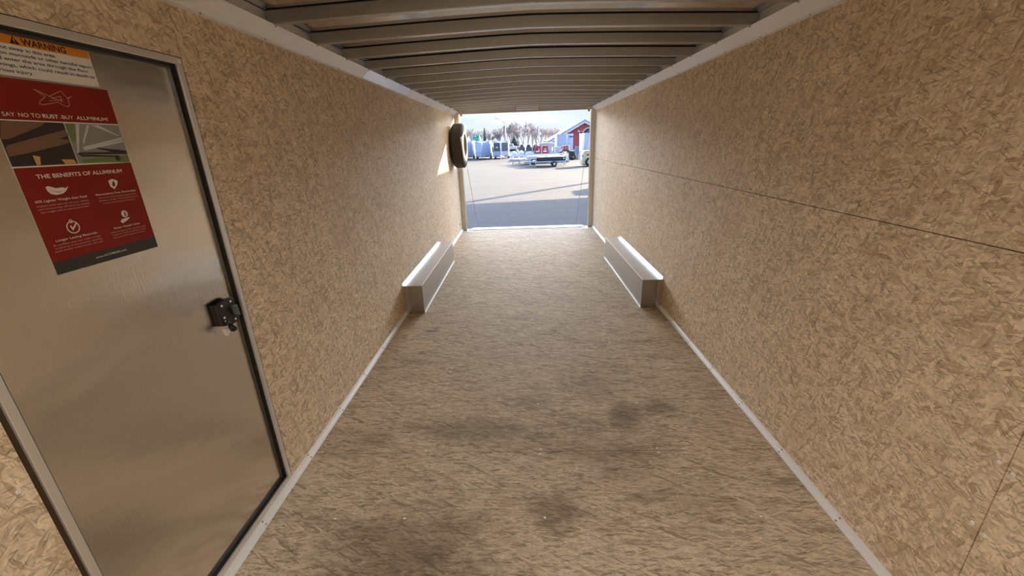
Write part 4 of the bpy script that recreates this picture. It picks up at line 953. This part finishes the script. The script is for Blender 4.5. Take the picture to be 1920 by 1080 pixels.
# white stacked frames
for k, (p0, t0, p1, b0, Yq, lab) in enumerate(((1041.5, 275.5, 1054, 291, 52.5, 'stack of pale frames beside the grey container'), (1056, 284.5, 1063.5, 294, 46, 'pale stacked frames in front of the black loader'), (1062, 287, 1066.5, 303, 45, 'upright pale frame at the right end of the black utility trailer'))):
    root = empty('frame_stack', (pix(p0, 290, 1, Yq).x, Yq, G)); tag(root, lab, 'frame stack')
    a = pix(p0, b0, 1, Yq); b = pix(p1, t0, 1, Yq); n_ = 5 if k < 2 else 2
    mb = MB()
    for i in range(n_):
        z = G + .05 + (b.z - G - .2) * i / (n_ - 1) if n_ > 1 else G
        mb.box((a.x + .04 * (i % 2), Yq, z), (b.x - .05 * (i % 2), Yq + .8, z + .15))
    mb.box((a.x, Yq, G), (a.x + .09, Yq + .09, b.z)); mb.box((b.x - .09, Yq, G), (b.x, Yq + .09, b.z)); mb.build('frames', M['white'], root)
# weathered boards
for k, (p0, p1) in enumerate(((1078.5, 1081.5), (1082, 1086.5))):
    Yq = 56; a = pix(p0, 294, 1, Yq); b = pix(p1, 274, 1, Yq); mb = MB(); mb.box((a.x, Yq, G), (b.x, Yq + .3, b.z)); mb.box((a.x + .05, Yq - .04, b.z - .5), (b.x - .05, Yq, b.z - .35))
    tag(mb.build('standing_board', M['woodg']), ('narrower', 'wider')[k] + ' of the two weathered upright boards between the loader and the barn door', 'board')
bundle(1087, 1097, 281, 51, 'pale wrapped bundle under the barn door')
# cream and yellow forklift cut by the right post
Yq = 37; c_ = gpt(1100, 312); FK = empty('forklift', (c_.x, Yq, G)); tag(FK, 'cream and yellow forklift partly hidden by the right rear post', 'forklift')
def fq(pts, name, mm, y0=0, y1=1.4):
    mb = MB(); mb.prism([(pix(x, y, 1, Yq).x, Yq + y0, max(pix(x, y, 1, Yq).z, G)) for x, y in pts], (0, y1 - y0, 0)); return mb.build(name, mm, FK, .02)
fq([(1091.5, 308.5), (1091.5, 300), (1092.5, 290), (1094, 284.5), (1098, 282.5), (1122, 282), (1122, 308.5)], 'body', M['cream'])
fq([(1097, 309), (1097.5, 300), (1100, 296), (1104, 294.5), (1118, 294.5), (1118, 309)], 'fender', M['yellow'], -.06, .3)
fq([(1100, 288.5), (1110, 288), (1110, 291.5), (1100, 291.5)], 'grille', M['redp'], -.03, .02)
fq([(1091.2, 291), (1093.5, 291), (1093.5, 293.5), (1091.2, 293.5)], 'lamp', M['charcoal'], -.03, .02)
p = pix(1105, 304, 1, Yq); wheel('wheel', (p.x, Yq - .02, G + .36), .36, .3, FK, (0, 1, 0), 24)
wheel('wheel', (p.x + 1.5, Yq + .1, G + .36), .36, .3, FK, (0, 1, 0), 24)
fq([(1093, 310), (1118, 310), (1118, 306), (1093, 306)], 'chassis', M['charcoal'], .05, 1.3)

# unseen shadow casters right of the view: added shed and skip, and a tall pole
zr = 4.4; x0 = (zr - .94) * .677 / .318; y0 = 15.55 + (zr - G) * .736 / .318
y_at = lambda x: y0 + (x - x0) * .184
SH = empty('shadow_shed', (x0 + 6, 18, G)); tag(SH, 'added shed roof on posts, unseen right of the trailer, shaped to cast shadow', 'shed')
yn = 3.0
mb = MB(); mb.prism([(x0, yn, zr), (x0 + 14, yn, zr), (x0 + 14, y_at(x0 + 12.6), zr), (x0, y_at(x0 - 1.4), zr)], (0, 0, .25)); mb.build('shadow_shed_roof', M['roofg'], SH)  # invented roof, its edges placed to shade the yard and left wall
for x in (x0 + 1.2, x0 + 12.5):
    for y in (yn + 1, 12, 19): mb = MB(); mb.box((x - .1, y - .1, G), (x + .1, y + .1, zr)); mb.build('shadow_shed_post', M['galv'], SH)
bx = Vector((4.627, 22.4, G)) + Vector((.677, .736, 0)) * 24
mb = MB(); mb.tube((bx.x, bx.y, G), (bx.x, bx.y, G + 14), .24, .17, 12); tag(mb.build('utility_pole', M['bark']), 'tall wooden pole right of the view casting a long shadow', 'pole')

SKP = empty('shadow_skip', (9.6, 22.6, G)); tag(SKP, 'added open steel skip, unseen right of the view, sized to cast a yard shadow', 'skip container')
mb = MB()
for a_, b_ in (((7.54, 21.8, G + .12), (11.8, 21.86, G + 2.0)), ((7.54, 23.37, G + .12), (11.8, 23.43, G + 2.0)), ((7.54, 21.86, G + .12), (7.6, 23.37, G + 2.0)), ((11.74, 21.86, G + .12), (11.8, 23.37, G + 2.0)), ((7.6, 21.86, G + .12), (11.74, 23.37, G + .2))): mb.box(a_, b_)
mb.build('shadow_skip_body', M['green'], SKP)  # invented skip, its walls sized for the small shadow on the yard
for x in (8.0, 11.2): mb = MB(); mb.box((x, 21.9, G), (x + .2, 23.3, G + .12)); mb.build('skid', M['galv'], SKP)
